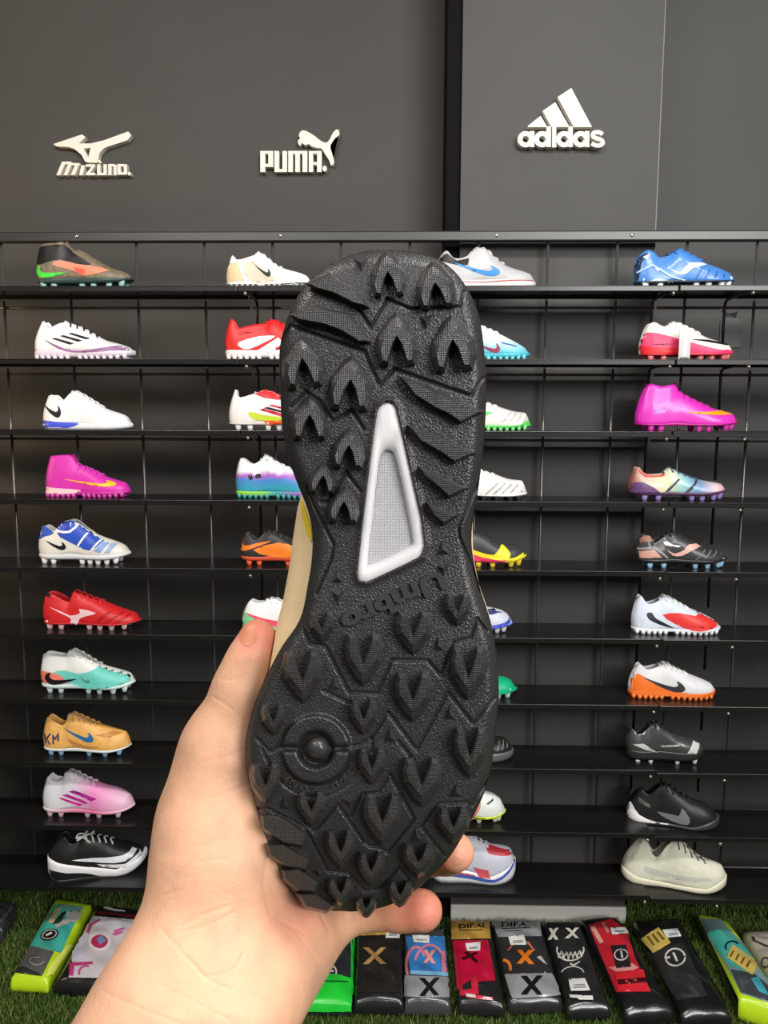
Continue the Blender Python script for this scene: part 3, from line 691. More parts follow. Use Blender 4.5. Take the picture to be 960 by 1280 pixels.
me.loops.add(Q.size); me.loops.foreach_set('vertex_index', Q.ravel()); me.polygons.add(len(Q)); me.polygons.foreach_set('loop_start', np.arange(len(Q))*4); me.update(calc_edges=True)
# blush of the finger pads, thumb tip and palm edge as a skin-colour attribute
tips = [(322, 790, 34), (575, 1066, 40), (584, 1003, 34), (530, 1138, 44), (372, 1146, 40)]
bl = np.zeros(len(V))
for x, y, r in tips: bl = np.maximum(bl, np.exp(-(((ix-x)**2+(iy-y)**2)/r**2))*(.9 if r != 40 else .45))
at_ = me.attributes.new('blush', 'FLOAT', 'POINT'); at_.data.foreach_set('value', bl.astype(np.float32))
sk = bpy.data.materials.new('skin'); sk.use_nodes = True; N, Lk = sk.node_tree.nodes, sk.node_tree.links; b = N['Principled BSDF']
b.inputs['Roughness'].default_value = .48; b.inputs['Specular IOR Level'].default_value = .4
b.inputs['Subsurface Weight'].default_value = .15; b.inputs['Subsurface Radius'].default_value = (.008, .003, .0015); b.inputs['Subsurface Scale'].default_value = .6
an = N.new('ShaderNodeAttribute'); an.attribute_name = 'blush'; tc = N.new('ShaderNodeTexCoord')
mx = N.new('ShaderNodeMix'); mx.data_type = 'RGBA'; mx.inputs[6].default_value = lin((220, 170, 138)); mx.inputs[7].default_value = lin((216, 126, 106)); Lk.new(an.outputs['Fac'], mx.inputs[0])
nz = N.new('ShaderNodeTexNoise'); nz.inputs['Scale'].default_value = 70; nz.inputs['Detail'].default_value = 5; Lk.new(tc.outputs['Object'], nz.inputs['Vector'])
mr = N.new('ShaderNodeMapRange'); mr.inputs[1].default_value = .35; mr.inputs[2].default_value = .65; mr.inputs[3].default_value = .91; mr.inputs[4].default_value = 1.06; Lk.new(nz.outputs['Fac'], mr.inputs[0])
m2 = N.new('ShaderNodeMix'); m2.data_type = 'RGBA'; m2.blend_type = 'MULTIPLY'; m2.inputs[0].default_value = 1; Lk.new(mx.outputs[2], m2.inputs[6]); Lk.new(mr.outputs[0], m2.inputs[7]); Lk.new(m2.outputs[2], b.inputs['Base Color'])
vo = N.new('ShaderNodeTexVoronoi'); vo.inputs['Scale'].default_value = 900; Lk.new(tc.outputs['Object'], vo.inputs['Vector'])
n2 = N.new('ShaderNodeTexNoise'); n2.inputs['Scale'].default_value = 260; n2.inputs['Detail'].default_value = 4; Lk.new(tc.outputs['Object'], n2.inputs['Vector'])
ad = N.new('ShaderNodeMath'); ad.operation = 'MULTIPLY_ADD'; ad.inputs[1].default_value = .35; Lk.new(vo.outputs['Distance'], ad.inputs[0]); Lk.new(n2.outputs['Fac'], ad.inputs[2])
bp = N.new('ShaderNodeBump'); bp.inputs['Strength'].default_value = .35; bp.inputs['Distance'].default_value = .0006; Lk.new(ad.outputs[0], bp.inputs['Height']); Lk.new(bp.outputs['Normal'], b.inputs['Normal'])
hand = link('hand', me, sk, None, True); hand.location = wrist
tag(hand, 'bare left hand and wrist gripping the toe of the studded shoe', 'hand')
# thumb nail, laid on the thumb
bv = BVHTree.FromPolygons([tuple(v) for v in V], [tuple(map(int, f)) for f in Q])
def on_hand(poly, step, lift):
    pts, tri = fill2d(smooth_closed(poly, 3), step); out = []
    for x, y in pts:
        d = Vector(((x-480)/F, (640-y)/F, -1)); h = bv.ray_cast(Vector((0, 0, 0)), d.normalized())
        if h[0] is None: h = bv.find_nearest(Vector(cs(x, y, .362)))
        p = h[0]+(h[1] if h[1].z > 0 else Vector((0, 0, 1)))*lift; out.append(np.array(CAMROT @ p+EYE-wrist))
    return out, tri
pv, pt = on_hand([(304, 786), (310, 780), (317, 786), (320, 795), (316, 804), (309, 808), (303, 805), (300, 796)], 2.2, .0003)
meshobj('thumb_nail', pv, pt, mat((206, 132, 100), .42, .4, name='nail'), hand, True)
# ================================================================== shoes on the shelves
CROP = {1: (0, 280, .22917), 2: (0, 540, .22917), 3: (0, 790, .25), 4: (220, 280, .22917), 5: (220, 540, .22917), 6: (530, 280, .22917), 7: (530, 540, .22917), 8: (530, 790, .2657), 9: (740, 280, .22917), 10: (740, 540, .22917), 11: (740, 800, .2579)}
SWOOSH = [(1, 1), (.62, .42), (.3, .06), (.15, 0), (.05, .06), (0, .2), (.03, .42), (.1, .6), (.2, .73), (.17, .55), (.17, .43), (.22, .37), (.32, .38), (.65, .66)]
def sw(xh, xt, ytop, ybot, tilt=0):
    """tick mark: hook side at xh, tail at xt, between ytop and ybot; tilt lowers the tail"""
    return [(xh+(xt-xh)*u, ybot+(ytop-ybot)*v+tilt*u) for u, v in SWOOSH]
PLAN = np.array([(0, 0), (.012, .045), (.04, .078), (.1, .104), (.2, .112), (.32, .106), (.45, .106), (.58, .128), (.7, .146), (.8, .142), (.88, .122), (.94, .09), (.98, .05), (1, 0)])
YC = YF+.078                                            # shoes stand along the middle of the shelf
def shoe(row, crop, box_, ridge, xt, bl, label, base, sole, patches=(), tread='stud', studs=(), studcol=None, lace=(235, 235, 232), lining=(40, 38, 38), tongue=None, rough=.42, lace_n=5, name=None, coat=0, yaw=0, bow=False, spring_=None):
    ox, oy, sc = CROP[crop]; x0, x1, yb = box_
    px0, px1, pyb = ox+x0*sc, ox+x1*sc, oy+yb*sc
    zsh = ZS[row-1]-(.006 if px0 > 760 and row > 7 else 0)
    ynear = YC-.035
    a, b = on_y(px0, pyb, ynear), on_y(px1, pyb, ynear); L = (b.x-a.x)/math.cos(yaw); mpp = L/(x1-x0)
    th = math.atan2(EYE.z-zsh, YC)
    cz, sz = math.cos(th), math.sin(th)
    # the traced ground line: where the shelf meets the near sole edge
    def rz(x, y): return ((x-x0)*mpp, max(.004, ((yb-y)*mpp-.042*sz-((x-x0)*mpp if yaw > 0 else (x-x0)*mpp-L)*math.sin(yaw)*sz)/cz))        # ridge points, over the middle of the shoe
    def sz_(x, y): return ((x-x0)*mpp, ((yb-y)*mpp-.006*sz-max(0, (x-x0)*mpp*math.sin(yaw) if yaw > 0 else ((x-x0)*mpp-L)*math.sin(yaw))*sz)/cz)                      # points on the near side
    root = thing(name or {'stud': 'football_boot', 'turf': 'turf_boot', 'flat': 'trainer', 'run': 'running_shoe'}[tread], label, 'shoe', (a.x, YC-(.03 if yaw > 0 else -.03 if yaw < 0 else 0), zsh), (0, 0, yaw), 'shoes on the display rack')
    R = np.array([rz(*p) for p in ridge]); R[:, 0] = np.maximum.accumulate(R[:, 0])
    Rs = np.array(smooth_open([tuple(p) for p in R], 5)); Rs[:, 0] = np.maximum.accumulate(Rs[:, 0]+np.arange(len(Rs))*1e-7)
    tx = sz_(xt, yb)[0]
    blp = bl if hasattr(bl, '__len__') else [(x0, bl), (x1, bl)]
    B = np.array([sz_(*p) for p in blp])
    lift_ = (.018 if tread == 'stud' else .012 if tread == 'turf' else 0)*L
    zbase = lambda x: np.maximum(.006, np.interp(x, B[:, 0], B[:, 1])+lift_*np.clip((np.asarray(x)/L-.74)/.26, 0, 1)**2+(.012*L if tread == 'stud' else 0)*np.exp(-((np.asarray(x)/L-.38)/.09)**2))
    # upper ---------------------------------------------------------
    nu, nv = 46, 13
    u = np.linspace(0, 1, nu); t = (1-np.cos(u*math.pi))/2
    hb, tb = .012*L, .992*L
    bxs = hb+(tb-hb)*t; hw = np.interp(t, PLAN[:, 0], PLAN[:, 1])*L
    xh, xe = Rs[0, 0], min(Rs[-1, 0], tb)
    rx = xh+(xe-xh)*t; rzv = np.interp(rx, Rs[:, 0], Rs[:, 1]); zb_ = zbase(bxs); rzv = np.maximum(zb_+(rzv-zb_)*np.sqrt(np.clip((1-t)/.055, 0, 1)), zb_+.002)
    lx = tx+.30*L                                        # end of the lacing
    wr = np.interp(rx, [xh, xh+.03*L, xh+.09*L, tx-.06*L, tx, lx, lx+.03*L], [0, .045*L, .066*L, .066*L, .042*L, .02*L, 0])
    k = np.clip((rx-tx+.06*L)/(.16*L), 0, 1); k = k*k*(3-2*k)
    v = np.linspace(0, 1, nv)[None, :]
    fA = v**1.3; gA = v; fB = 1-np.cos(v*math.pi/2); gB = np.sin(v*math.pi/2)
    f = fA*(1-k[:, None])+fB*k[:, None]; g = gA*(1-k[:, None])+gB*k[:, None]
    bul = .012*L*np.sin(math.pi*np.clip(v*1.1, 0, 1))*np.sin(math.pi*np.clip(t, 0, 1))[:, None]**.3
    X = bxs[:, None]+(rx-bxs)[:, None]*f; Yh = hw[:, None]+(wr-hw)[:, None]*f+bul; Z = zb_[:, None]+(rzv-zb_)[:, None]*g
    X = X-.022*L*np.sin(math.pi*v**.8)*(1-t)[:, None]**10-.012*L*(v-.5)*0
    Yh[0] = 0; Yh[-1] = 0
    V = np.vstack([np.stack([X, -Yh, Z], -1).reshape(-1, 3), np.stack([X, Yh, Z], -1).reshape(-1, 3)])
    q = np.arange(nu*nv).reshape(nu, nv)
    Fa = np.stack([q[:-1, :-1], q[1:, :-1], q[1:, 1:], q[:-1, 1:]], -1).reshape(-1, 4)
    Fall = np.vstack([Fa, Fa[:, ::-1]+nu*nv])
    um = base if not isinstance(base, tuple) else mat(base, rough, .4, bump=.2, bscale=500, vary=.05, vscale=40, coat=coat)
    bm = bmesh.new(); vs = [bm.verts.new(tuple(map(float, p))) for p in V]
    for fc in Fall:
        try: bm.faces.new([vs[i] for i in fc])
        except ValueError: pass
    bmesh.ops.remove_doubles(bm, verts=bm.verts, dist=.0002); bmesh.ops.recalc_face_normals(bm, faces=bm.faces)
    if sum(f_.normal.y*f_.calc_center_median().y for f_ in bm.faces) < 0: bmesh.ops.reverse_faces(bm, faces=bm.faces)
    bv = BVHTree.FromBMesh(bm)
    up = bmobj('upper', bm, um, root, True); md = up.modifiers.new('thickness', 'SOLIDIFY'); md.thickness = .0035; md.offset = -1
    # sole ----------------------------------------------------------
    sh = {'stud': .052*L, 'turf': .026*L, 'flat': 0, 'run': 0}[tread]
    n2 = 44; tt = (1-np.cos(np.linspace(0, 1, n2)*math.pi))/2
    sx = L*tt; swd = np.interp(tt, PLAN[:, 0], PLAN[:, 1])*L*(1.05 if tread in ('stud', 'turf') else 1.10)
    zt_ = zbase(sx)+.004; spring = np.clip((tt-.72)/.28, 0, 1)**2*(spring_*L if spring_ else .045*L if tread in ('stud', 'run') else .02*L)+np.clip((.12-tt)/.12, 0, 1)**2*(.012*L if tread != 'run' else .035*L)
    zb2 = np.minimum(sh+spring, zt_-.003)
    rows = [np.stack([sx*.96+.02*L, -swd*.86, zb2], -1), np.stack([sx, -swd, zb2+(zt_-zb2)*.3], -1), np.stack([sx, -swd*.995, zb2+(zt_-zb2)*.8], -1), np.stack([sx*.985+.0075*L, -swd*.94, zt_], -1)]
    rows = rows+[r_*np.array([1, -1, 1]) for r_ in rows[::-1]]
    V2 = np.vstack(rows); m8 = len(rows); Fs = [(i*n2+j, ((i+1) % m8)*n2+j, ((i+1) % m8)*n2+j+1, i*n2+j+1) for i in range(m8) for j in range(n2-1)]
    som = sole if not isinstance(sole, tuple) else mat(sole, .38, .5, vary=.04)
    bm = bmesh.new(); vs = [bm.verts.new(tuple(map(float, p))) for p in V2]
    for fc in Fs: bm.faces.new([vs[i] for i in fc])
    bmesh.ops.remove_doubles(bm, verts=bm.verts, dist=.0002); bmesh.ops.recalc_face_normals(bm, faces=bm.faces)
    bvs = BVHTree.FromBMesh(bm)
    so = bmobj('outsole', bm, som, root, True)
    stc = mat(studcol or (sole if isinstance(sole, tuple) else (220, 220, 220)), .3, .5)
    if tread == 'stud':
        me = None; off = []
        for xx in studs:
            fx = min((xx-x0)*mpp, .905*L)
            hwid = float(np.interp(fx/L, PLAN[:, 0], PLAN[:, 1]))*L*.70
            off += [(fx, -hwid), (fx-.012*L, hwid)]
        for fx, yy in off:
            if me is None:
                bm = bmesh.new(); add_tube(bm, [(0, 0, 0), (0, 0, .03*L), (0, 0, sh+.012)], [.019*L, .024*L, .034*L], 8); s_ = bmobj('stud', bm, stc, root, True); me = s_.data
            else: s_ = link('stud', me, None, root)
            zs_ = float(np.interp(fx, sx, zb2))-sh
            s_.location = (fx, yy, max(0, zs_)); s_.scale = (1.25, .8, 1)
    elif tread == 'turf':
        bm = bmesh.new()
        for i in range(15):
            fx = L*(.05+.062*i)
            if .36*L < fx < .45*L: continue
            hwid = float(np.interp(fx/L, PLAN[:, 0], PLAN[:, 1]))*L
            for yy in (-.86*hwid, -.3*hwid, .3*hwid, .86*hwid):
                zz = max(0, float(np.interp(fx, sx, zb2))-sh); add_tube(bm, [(fx, yy, zz), (fx, yy, sh+zz+.006)], [.0055, .0075], 6)
        bmobj('turf_nubs', bm, stc, so, True, 'stuff')
    # footbed and tongue ----------------------------------------------
    pl = []
    for i in range(nu):
        if rx[i] < tx+.1*L: pl.append((rx[i]*.9+.02*L, wr[i]*.9+.0008, .62*zb_[i]+.38*rzv[i]))
    if len(pl) > 3:
        V3 = [(x, -y, z) for x, y, z in pl]+[(x, y, z) for x, y, z in pl]; n3 = len(pl)
        meshobj('footbed', V3, [(i, i+1, n3+i+1, n3+i) for i in range(n3-1)], mat(lining, .7), root, True)
    zr = lambda x: float(np.interp(x, Rs[:, 0], Rs[:, 1]))
    tg = []
    for i in range(9):
        x = tx-.015*L+(lx-tx+.03*L)*i/8; wd = float(np.interp(x, [tx, lx], [.055*L, .026*L])); tg.append((x, wd, zr(x)-.004+(.010 if i == 0 else 0)))
    V3 = []
    for x, wd, z in tg: V3 += [(x, -wd, z-.006), (x, -wd*.5, z), (x, wd*.5, z), (x, wd, z-.006)]
    tm = tongue or (base if isinstance(base, tuple) else (210, 205, 205))
    meshobj('tongue', V3, [(i*4+j, i*4+4+j, i*4+5+j, i*4+1+j) for i in range(8) for j in range(3)], mat(tm, .6), root, True)
    if lace_n:
        bm = bmesh.new()
        def over(x, y):
            h_ = bv.ray_cast(Vector((x, y, .5)), Vector((0, 0, -1))); z_ = zr(x)-.003
            return (x, y, max(z_, h_[0].z)+.0016 if h_[0] is not None and h_[0].z > z_-.03 and abs(y) > .01 else z_+.0035) if abs(y) < .02*L or h_[0] is None else (x, y, h_[0].z+.0016)
        for i in range(lace_n):
            x = tx+.03*L+(lx-tx-.05*L)*i/max(1, lace_n-1); e = float(np.interp(x, [tx, lx], [.082*L, .062*L]))
            add_tube(bm, [over(x+.030*L, -e), over(x+.020*L, -e*.66), over(x+.006*L, -e*.3), over(x, 0), over(x+.006*L, e*.3), over(x+.020*L, e*.66), over(x+.030*L, e)], .0026, 6)
        if bow: # tied bow
            x, z = tx+.03*L, zr(tx+.03*L)+.004
            add_tube(bm, smooth_open([(x, 0, z), (x+.012, -.012, z+.02), (x+.03, -.016, z+.034), (x+.036, -.018, z+.026), (x+.022, -.016, z+.008), (x+.004, -.008, z), (x-.02, -.03, z-.004)], 3), .003, 6)
            add_tube(bm, smooth_open([(x, 0, z), (x-.016, -.014, z+.01), (x-.022, -.026, z+.002), (x-.006, -.016, z), (x+.02, -.034, z-.014)], 3), .003, 6)
        bmobj('laces', bm, mat(lace, .7), root, True)
    # coloured panels and marks laid onto the near side ------------------
    for i, pt in enumerate(patches):
        col, poly = pt[0], pt[1]; nm_ = pt[2] if len(pt) > 2 else 'panel'
        pp = [sz_(*p) for p in poly]
        if len(pp) > 4 and nm_ != 'stripe': pp = smooth_closed(pp, 2)
        pts, tri = fill2d(pp, .0065)
        V4 = []; ok = []
        for x, z in pts:
            h = bv.ray_cast(Vector((x, -.3, z)), Vector((0, 1, 0))); h2 = bvs.ray_cast(Vector((x, -.3, z)), Vector((0, 1, 0)))
            if h[0] is None or (h2[0] is not None and h2[0].y < h[0].y): h = h2 if h2[0] is not None else h
            if h[0] is None or h[0].y > .012:
                h = bv.find_nearest(Vector((x, -.02, z)))
                if (h[0]-Vector((x, h[0].y, z))).length > .012: V4.append((x, 0, z)); ok.append(False); continue
            n_ = h[1] if h[1].y < 0 else -h[1]
            p = h[0]+n_*(.0008+.00025*i); V4.append((p.x, p.y, max(.0015, p.z))); ok.append(True)
        tri = [t_ for t_ in tri if all(ok[j] for j in t_)]
        tri = largest(tri)
        if tri:
            mm = col if not isinstance(col, tuple) else mat(col, rough, .4, vary=.04, vscale=30)
            V4, tri = compact(V4, tri); meshobj(nm_, V4, tri, mm, up, True)
    return root
SWM, STR = 'tick_mark', 'stripe'
WHT, OFF, BLK, DGR = (240, 240, 240), (226, 222, 212), (22, 22, 23), (58, 56, 55)
# ---- first column ----
shoe(1, 1, (180, 712, 342), [(196, 130), (240, 116), (300, 112), (345, 108), (395, 148), (430, 146), (500, 188), (580, 232), (680, 266), (708, 292)], 360, 296, 'dark football boot with black sock collar and lime tick mark, top shelf', mat((122, 108, 88), .5, vary=.35, vscale=70, name='mottled_olive_knit'), (52, 74, 70),
     [((226, 142, 112), [(285, 218), (330, 196), (420, 215), (500, 225), (600, 250), (470, 278), (400, 250)]), ((236, 96, 80), [(400, 232), (470, 245), (465, 272), (420, 262)]), ((26, 25, 25), [(192, 212), (200, 132), (240, 118), (345, 112), (395, 152), (500, 220), (420, 214), (330, 190), (250, 208)]), ((70, 225, 70), sw(186, 362, 186, 268, 74), SWM)], 'stud', (225, 285, 440, 505, 590, 655), (150, 190, 180), lace_n=0, tongue=(150, 120, 110))
shoe(2, 1, (165, 720, 742), [(205, 548), (238, 540), (258, 578), (300, 560), (350, 545), (420, 563), (490, 600), (560, 638), (650, 662), (700, 684), (718, 704)], 352, [(165, 700), (300, 690), (720, 702)], 'white turf boot with three black stripes and lilac sole edge', WHT, (226, 214, 226),
     [((150, 108, 150), [(240, 632), (350, 682), (450, 694), (600, 674), (690, 664), (708, 688), (640, 694), (500, 703), (400, 703), (320, 684)]), (BLK, [(285, 631), (305, 626), (408, 655), (386, 662)], STR), (BLK, [(328, 616), (350, 612), (455, 640), (430, 646)], STR), (BLK, [(374, 603), (396, 600), (497, 630), (475, 635)], STR)], 'turf', lace=(40, 40, 42))
shoe(3, 1, (210, 705, 1116), [(242, 936), (285, 928), (330, 962), (380, 914), (410, 910), (470, 945), (560, 1000), (660, 1035), (700, 1072)], 388, 1088, 'white perforated trainer with royal blue heel cushion and black tick mark', mat((238, 238, 240), .5, bump=.8, bscale=160, btype='grain', name='white_perforated_upper'), (236, 236, 240),
     [((62, 82, 205), [(214, 1066), (300, 1074), (425, 1080), (395, 1100), (330, 1108), (215, 1102)]), (BLK, sw(332, 226, 958, 1048, 20), SWM)], 'flat')
shoe(4, 2, (225, 695, 356), [(256, 126), (300, 122), (385, 122), (410, 168), (470, 194), (560, 235), (620, 255), (680, 275), (695, 305)], 395, 326, 'magenta sock-collar turf boot with yellow tick mark and pale heel wedge', (214, 52, 172), (190, 50, 150),
     [((245, 200, 205), [(228, 298), (300, 303), (435, 313), (400, 331), (240, 333)]), ((250, 190, 30), sw(630, 345, 248, 292, 6), SWM)], 'turf', studcol=(205, 70, 165), lace=(224, 70, 190), lining=(120, 20, 90))
shoe(5, 2, (190, 695, 712), [(205, 522), (235, 492), (290, 522), (330, 480), (370, 462), (410, 468), (470, 515), (530, 550), (640, 590), (690, 622)], 335, 662, 'white and blue football boot with folded blue tongue flap', OFF, (220, 220, 224),
     [((48, 84, 180), [(205, 528), (238, 494), (290, 545), (240, 562), (200, 580)]), ((44, 82, 190), [(310, 545), (420, 498), (520, 550), (562, 582), (500, 632), (430, 612), (370, 582)]), (WHT, [(292, 520), (345, 466), (408, 462), (432, 492), (385, 540), (320, 540)]), ((36, 72, 190), [(308, 515), (350, 472), (402, 470), (420, 490), (380, 528), (322, 528)]), ((130, 160, 215), [(562, 590), (594, 595), (552, 642), (520, 634)], STR), ((150, 175, 215), [(602, 596), (632, 602), (602, 642), (576, 642)], STR), (WHT, [(420, 610), (432, 612), (480, 545), (470, 540)], STR), (WHT, [(490, 640), (502, 640), (555, 580), (545, 576)], STR), (BLK, sw(362, 248, 570, 628, 12), SWM)], 'stud', (230, 282, 440, 485, 530, 578, 625), (240, 240, 240), lace_n=0, tongue=(40, 70, 170))
shoe(6, 2, (215, 752, 1066), [(226, 900), (240, 858), (285, 862), (370, 902), (385, 850), (430, 860), (490, 885), (560, 908), (640, 940), (730, 970), (750, 1002)], 378, 1032, 'red football boot with white winged mark and dark heel tab', (206, 38, 44), (190, 40, 46),
     [((40, 36, 40), [(228, 886), (240, 862), (282, 864), (266, 897)]), ((238, 200, 204), [(270, 944), (330, 964), (385, 986), (440, 972), (436, 950), (530, 970), (480, 986), (436, 1002), (420, 1032), (376, 1036), (390, 1006), (350, 982)], 'winged_mark'), ((170, 24, 32), [(520, 1010), (600, 960), (612, 964), (540, 1016)], STR), ((170, 24, 32), [(570, 1016), (660, 968), (670, 972), (590, 1020)], STR), ((170, 24, 32), [(630, 1016), (700, 978), (708, 984), (650, 1018)], STR)], 'stud', (260, 325, 480, 540, 605, 672), (236, 190, 192), lace=(214, 50, 56))
shoe(7, 3, (188, 660, 293), [(195, 112), (215, 85), (270, 92), (322, 96), (345, 68), (390, 85), (440, 115), (500, 145), (580, 168), (640, 186), (660, 212)], 340, 252, 'white and mint green football boot with coral heel and black tick mark', (232, 232, 228), (216, 232, 230),
     [((112, 208, 196), [(268, 188), (330, 178), (400, 192), (480, 168), (500, 140), (580, 165), (650, 190), (656, 226), (580, 246), (480, 262), (400, 254), (340, 235)]), ((242, 130, 112), [(189, 190), (235, 185), (300, 200), (322, 228), (250, 236), (198, 236)]), ((30, 22, 28), sw(222, 388, 156, 232, 60), SWM), ((60, 150, 145), sw(452, 398, 205, 234, 0), SWM)], 'stud', (240, 296, 436, 493, 562, 616), (215, 232, 230), coat=.2)
shoe(8, 3, (198, 640, 606), [(212, 422), (235, 402), (270, 425), (312, 438), (340, 390), (380, 400), (450, 430), (540, 458), (620, 480), (640, 508)], 338, 572, 'peach orange football boot with blue tick mark and painted heel strokes', mat((240, 182, 100), .45, vary=.12, vscale=50, name='peach_upper'), (226, 232, 236),
     [((200, 140, 70), [(340, 520), (420, 548), (500, 550), (430, 560), (360, 545)]), ((200, 140, 70), [(480, 500), (560, 490), (600, 500), (540, 512)]), ((44, 110, 172), sw(472, 318, 474, 532, -2), SWM), ((52, 62, 110), [(215, 500), (224, 500), (230, 545), (221, 545)], STR), ((52, 62, 110), [(228, 520), (250, 495), (256, 498), (236, 522), (254, 546), (246, 548)], STR), ((52, 62, 110), [(262, 545), (262, 498), (276, 515), (292, 490), (296, 530), (288, 530), (286, 508), (276, 528), (269, 515), (269, 545)], STR)], 'stud', (245, 296, 438, 520, 588), (150, 190, 220), lace=(232, 172, 96))
shoe(9, 3, (195, 658, 911), [(214, 722), (238, 700), (256, 718), (305, 718), (320, 685), (350, 683), (420, 715), (500, 745), (580, 765), (648, 800), (656, 822)], 322, 872, 'white football boot fading to pink with three magenta stripes', gmat(0, [(.0, (235, 235, 238)), (.36, (232, 226, 234)), (.6, (238, 140, 200)), (.95, (236, 190, 214))]), gmat(0, [(.0, (235, 235, 232)), (.35, (240, 160, 190)), (.6, (240, 120, 165)), (1, (240, 200, 215))]),
     [((176, 40, 150), [(345, 786), (370, 780), (488, 815), (462, 825)], STR), ((196, 40, 150), [(313, 803), (340, 797), (447, 833), (425, 839)], STR), ((214, 50, 150), [(293, 816), (315, 814), (418, 843), (395, 851)], STR)], 'stud', (240, 296, 430, 490, 585), (240, 200, 215))
shoe(10, 3, (238, 700, 1224), [(288, 1060), (300, 1010), (330, 998), (350, 1026), (390, 1018), (420, 1000), (470, 1004), (560, 1020), (640, 1034), (690, 1058), (700, 1076)], 400, [(238, 1122), (300, 1138), (420, 1152), (560, 1150), (660, 1110), (700, 1080)], 'black running shoe with thick white wave midsole and loose white bow', (34, 33, 34), (238, 238, 240),
     [((236, 236, 238), [(355, 1118), (480, 1102), (590, 1088), (636, 1062), (618, 1036), (655, 1046), (652, 1076), (600, 1110), (490, 1122)], SWM), ((236, 236, 238), [(470, 1130), (600, 1120), (668, 1080), (664, 1060), (676, 1066), (676, 1088), (610, 1134), (500, 1140)], STR), ((30, 30, 30), [(252, 1166), (330, 1170), (420, 1170), (520, 1182), (600, 1168), (590, 1190), (480, 1224), (380, 1226), (290, 1222)]), ((170, 200, 70), [(516, 1188), (580, 1180), (568, 1202), (522, 1208)])], 'run', lining=(24, 24, 24), tongue=(40, 40, 42), yaw=.24, bow=True, spring_=.11)
# ---- second column, right ends behind the held shoe ----
shoe(1, 4, (262, 740, 333), [(284, 186), (303, 165), (330, 190), (408, 170), (440, 147), (480, 165), (540, 215), (600, 236), (690, 262), (736, 294)], 425, 304, 'white and cream turf boot with small black tick mark and dark toe tread', WHT, (232, 228, 222),
     [((226, 200, 156), [(268, 198), (332, 192), (372, 292), (274, 300)]), ((214, 204, 182), [(378, 192), (430, 197), (500, 252), (540, 292), (430, 302), (360, 240)]), (BLK, sw(518, 425, 214, 274, -8), SWM), ((62, 62, 66), [(570, 312), (740, 300), (735, 326), (580, 334)])], 'turf', studcol=(52, 52, 54), lace=(240, 240, 240), tongue=(48, 46, 46))
shoe(2, 4, (255, 800, 732), [(276, 532), (305, 515), (332, 562), (400, 550), (490, 535), (515, 515), (560, 528), (620, 570), (700, 622), (795, 680)], 492, 684, 'red turf boot with white side flashes on a white sole', (222, 40, 42), (236, 232, 230),
     [(WHT, [(340, 640), (450, 606), (546, 605), (480, 640), (400, 674), (355, 667)]), (WHT, [(438, 684), (560, 612), (590, 640), (520, 692)]), ((180, 24, 28), [(330, 590), (380, 580), (430, 582), (380, 590)], STR)], 'turf', lace=(222, 40, 42))
shoe(3, 4, (275, 800, 1112), [(308, 900), (322, 890), (338, 934), (430, 910), (480, 893), (540, 912), (620, 958), (700, 1008), (795, 1058)], 432, 1078, 'white football boot with red tongue, red stripes and lime flash', gmat(2, [(.0, (220, 150, 140)), (.08, (226, 222, 220)), (.4, (236, 236, 236))]), (214, 206, 204),
     [((230, 50, 56), [(425, 905), (480, 895), (550, 920), (600, 948), (480, 938)]), ((196, 214, 60), [(395, 1012), (480, 1030), (620, 1046), (620, 1062), (430, 1056)]), ((236, 90, 50), [(470, 1060), (640, 1062), (640, 1092), (500, 1082)]), ((214, 40, 70), [(455, 1000), (480, 995), (610, 1030), (575, 1036)], STR), (BLK, [(480, 992), (500, 986), (610, 1014), (600, 1022)], STR), ((214, 40, 70), [(505, 978), (525, 974), (610, 994), (600, 1002)], STR)], 'stud', (335, 400, 500, 560, 640, 720), (226, 226, 226), lace=(230, 60, 66))
shoe(4, 5, (315, 810, 357), [(330, 162), (355, 130), (410, 164), (460, 140), (485, 112), (540, 150), (640, 198), (720, 240), (804, 300)], 462, 322, 'white turf boot with purple and teal splashes along the base', gmat(2, [(.0, (120, 200, 80)), (.10, (50, 160, 180)), (.19, (70, 130, 200)), (.235, (170, 90, 190)), (.29, (238, 236, 240)), (.5, (240, 240, 242))], noise=.12, nscale=26), gmat(0, [(.0, (150, 210, 70)), (.3, (140, 205, 80)), (.45, (60, 160, 170)), (.7, (150, 100, 190)), (1, (200, 120, 190))]),
     [(BLK, [(392, 236), (398, 222), (404, 240), (412, 222), (420, 246), (404, 258)], STR), (BLK, [(428, 240), (436, 224), (462, 220), (464, 240), (440, 246)], STR), (BLK, sw(500, 482, 136, 152), SWM)], 'turf', studcol=(60, 150, 150))
shoe(5, 5, (342, 830, 712), [(358, 556), (378, 522), (430, 560), (480, 520), (520, 517), (580, 545), (660, 580), (740, 610), (822, 652)], 480, 668, 'black football boot with bright orange side panels and orange studs', (48, 46, 48), (205, 80, 52),
     [((244, 128, 40), [(345, 592), (352, 556), (366, 604), (440, 590), (522, 575), (450, 605), (370, 632), (345, 626)], SWM), ((244, 128, 40), [(420, 625), (560, 585), (650, 612), (700, 650), (635, 664), (520, 660)])], 'stud', (395, 450, 608, 680, 750), (238, 100, 66), lace=(60, 58, 60), lining=(30, 30, 30))
shoe(6, 5, (350, 840, 1047), [(370, 905), (400, 868), (440, 880), (490, 870), (515, 858), (560, 868), (640, 910), (740, 955), (830, 990)], 494, 1022, 'white boot with mint heel and coral tick mark above the thumb', WHT, (150, 214, 170),
     [((130, 214, 160), [(352, 948), (400, 960), (480, 1000), (560, 1030), (370, 1036)]), ((238, 90, 110), [(370, 945), (480, 975), (600, 998), (620, 1030), (500, 1010), (430, 980)], SWM)], 'flat', lace=(240, 240, 240))
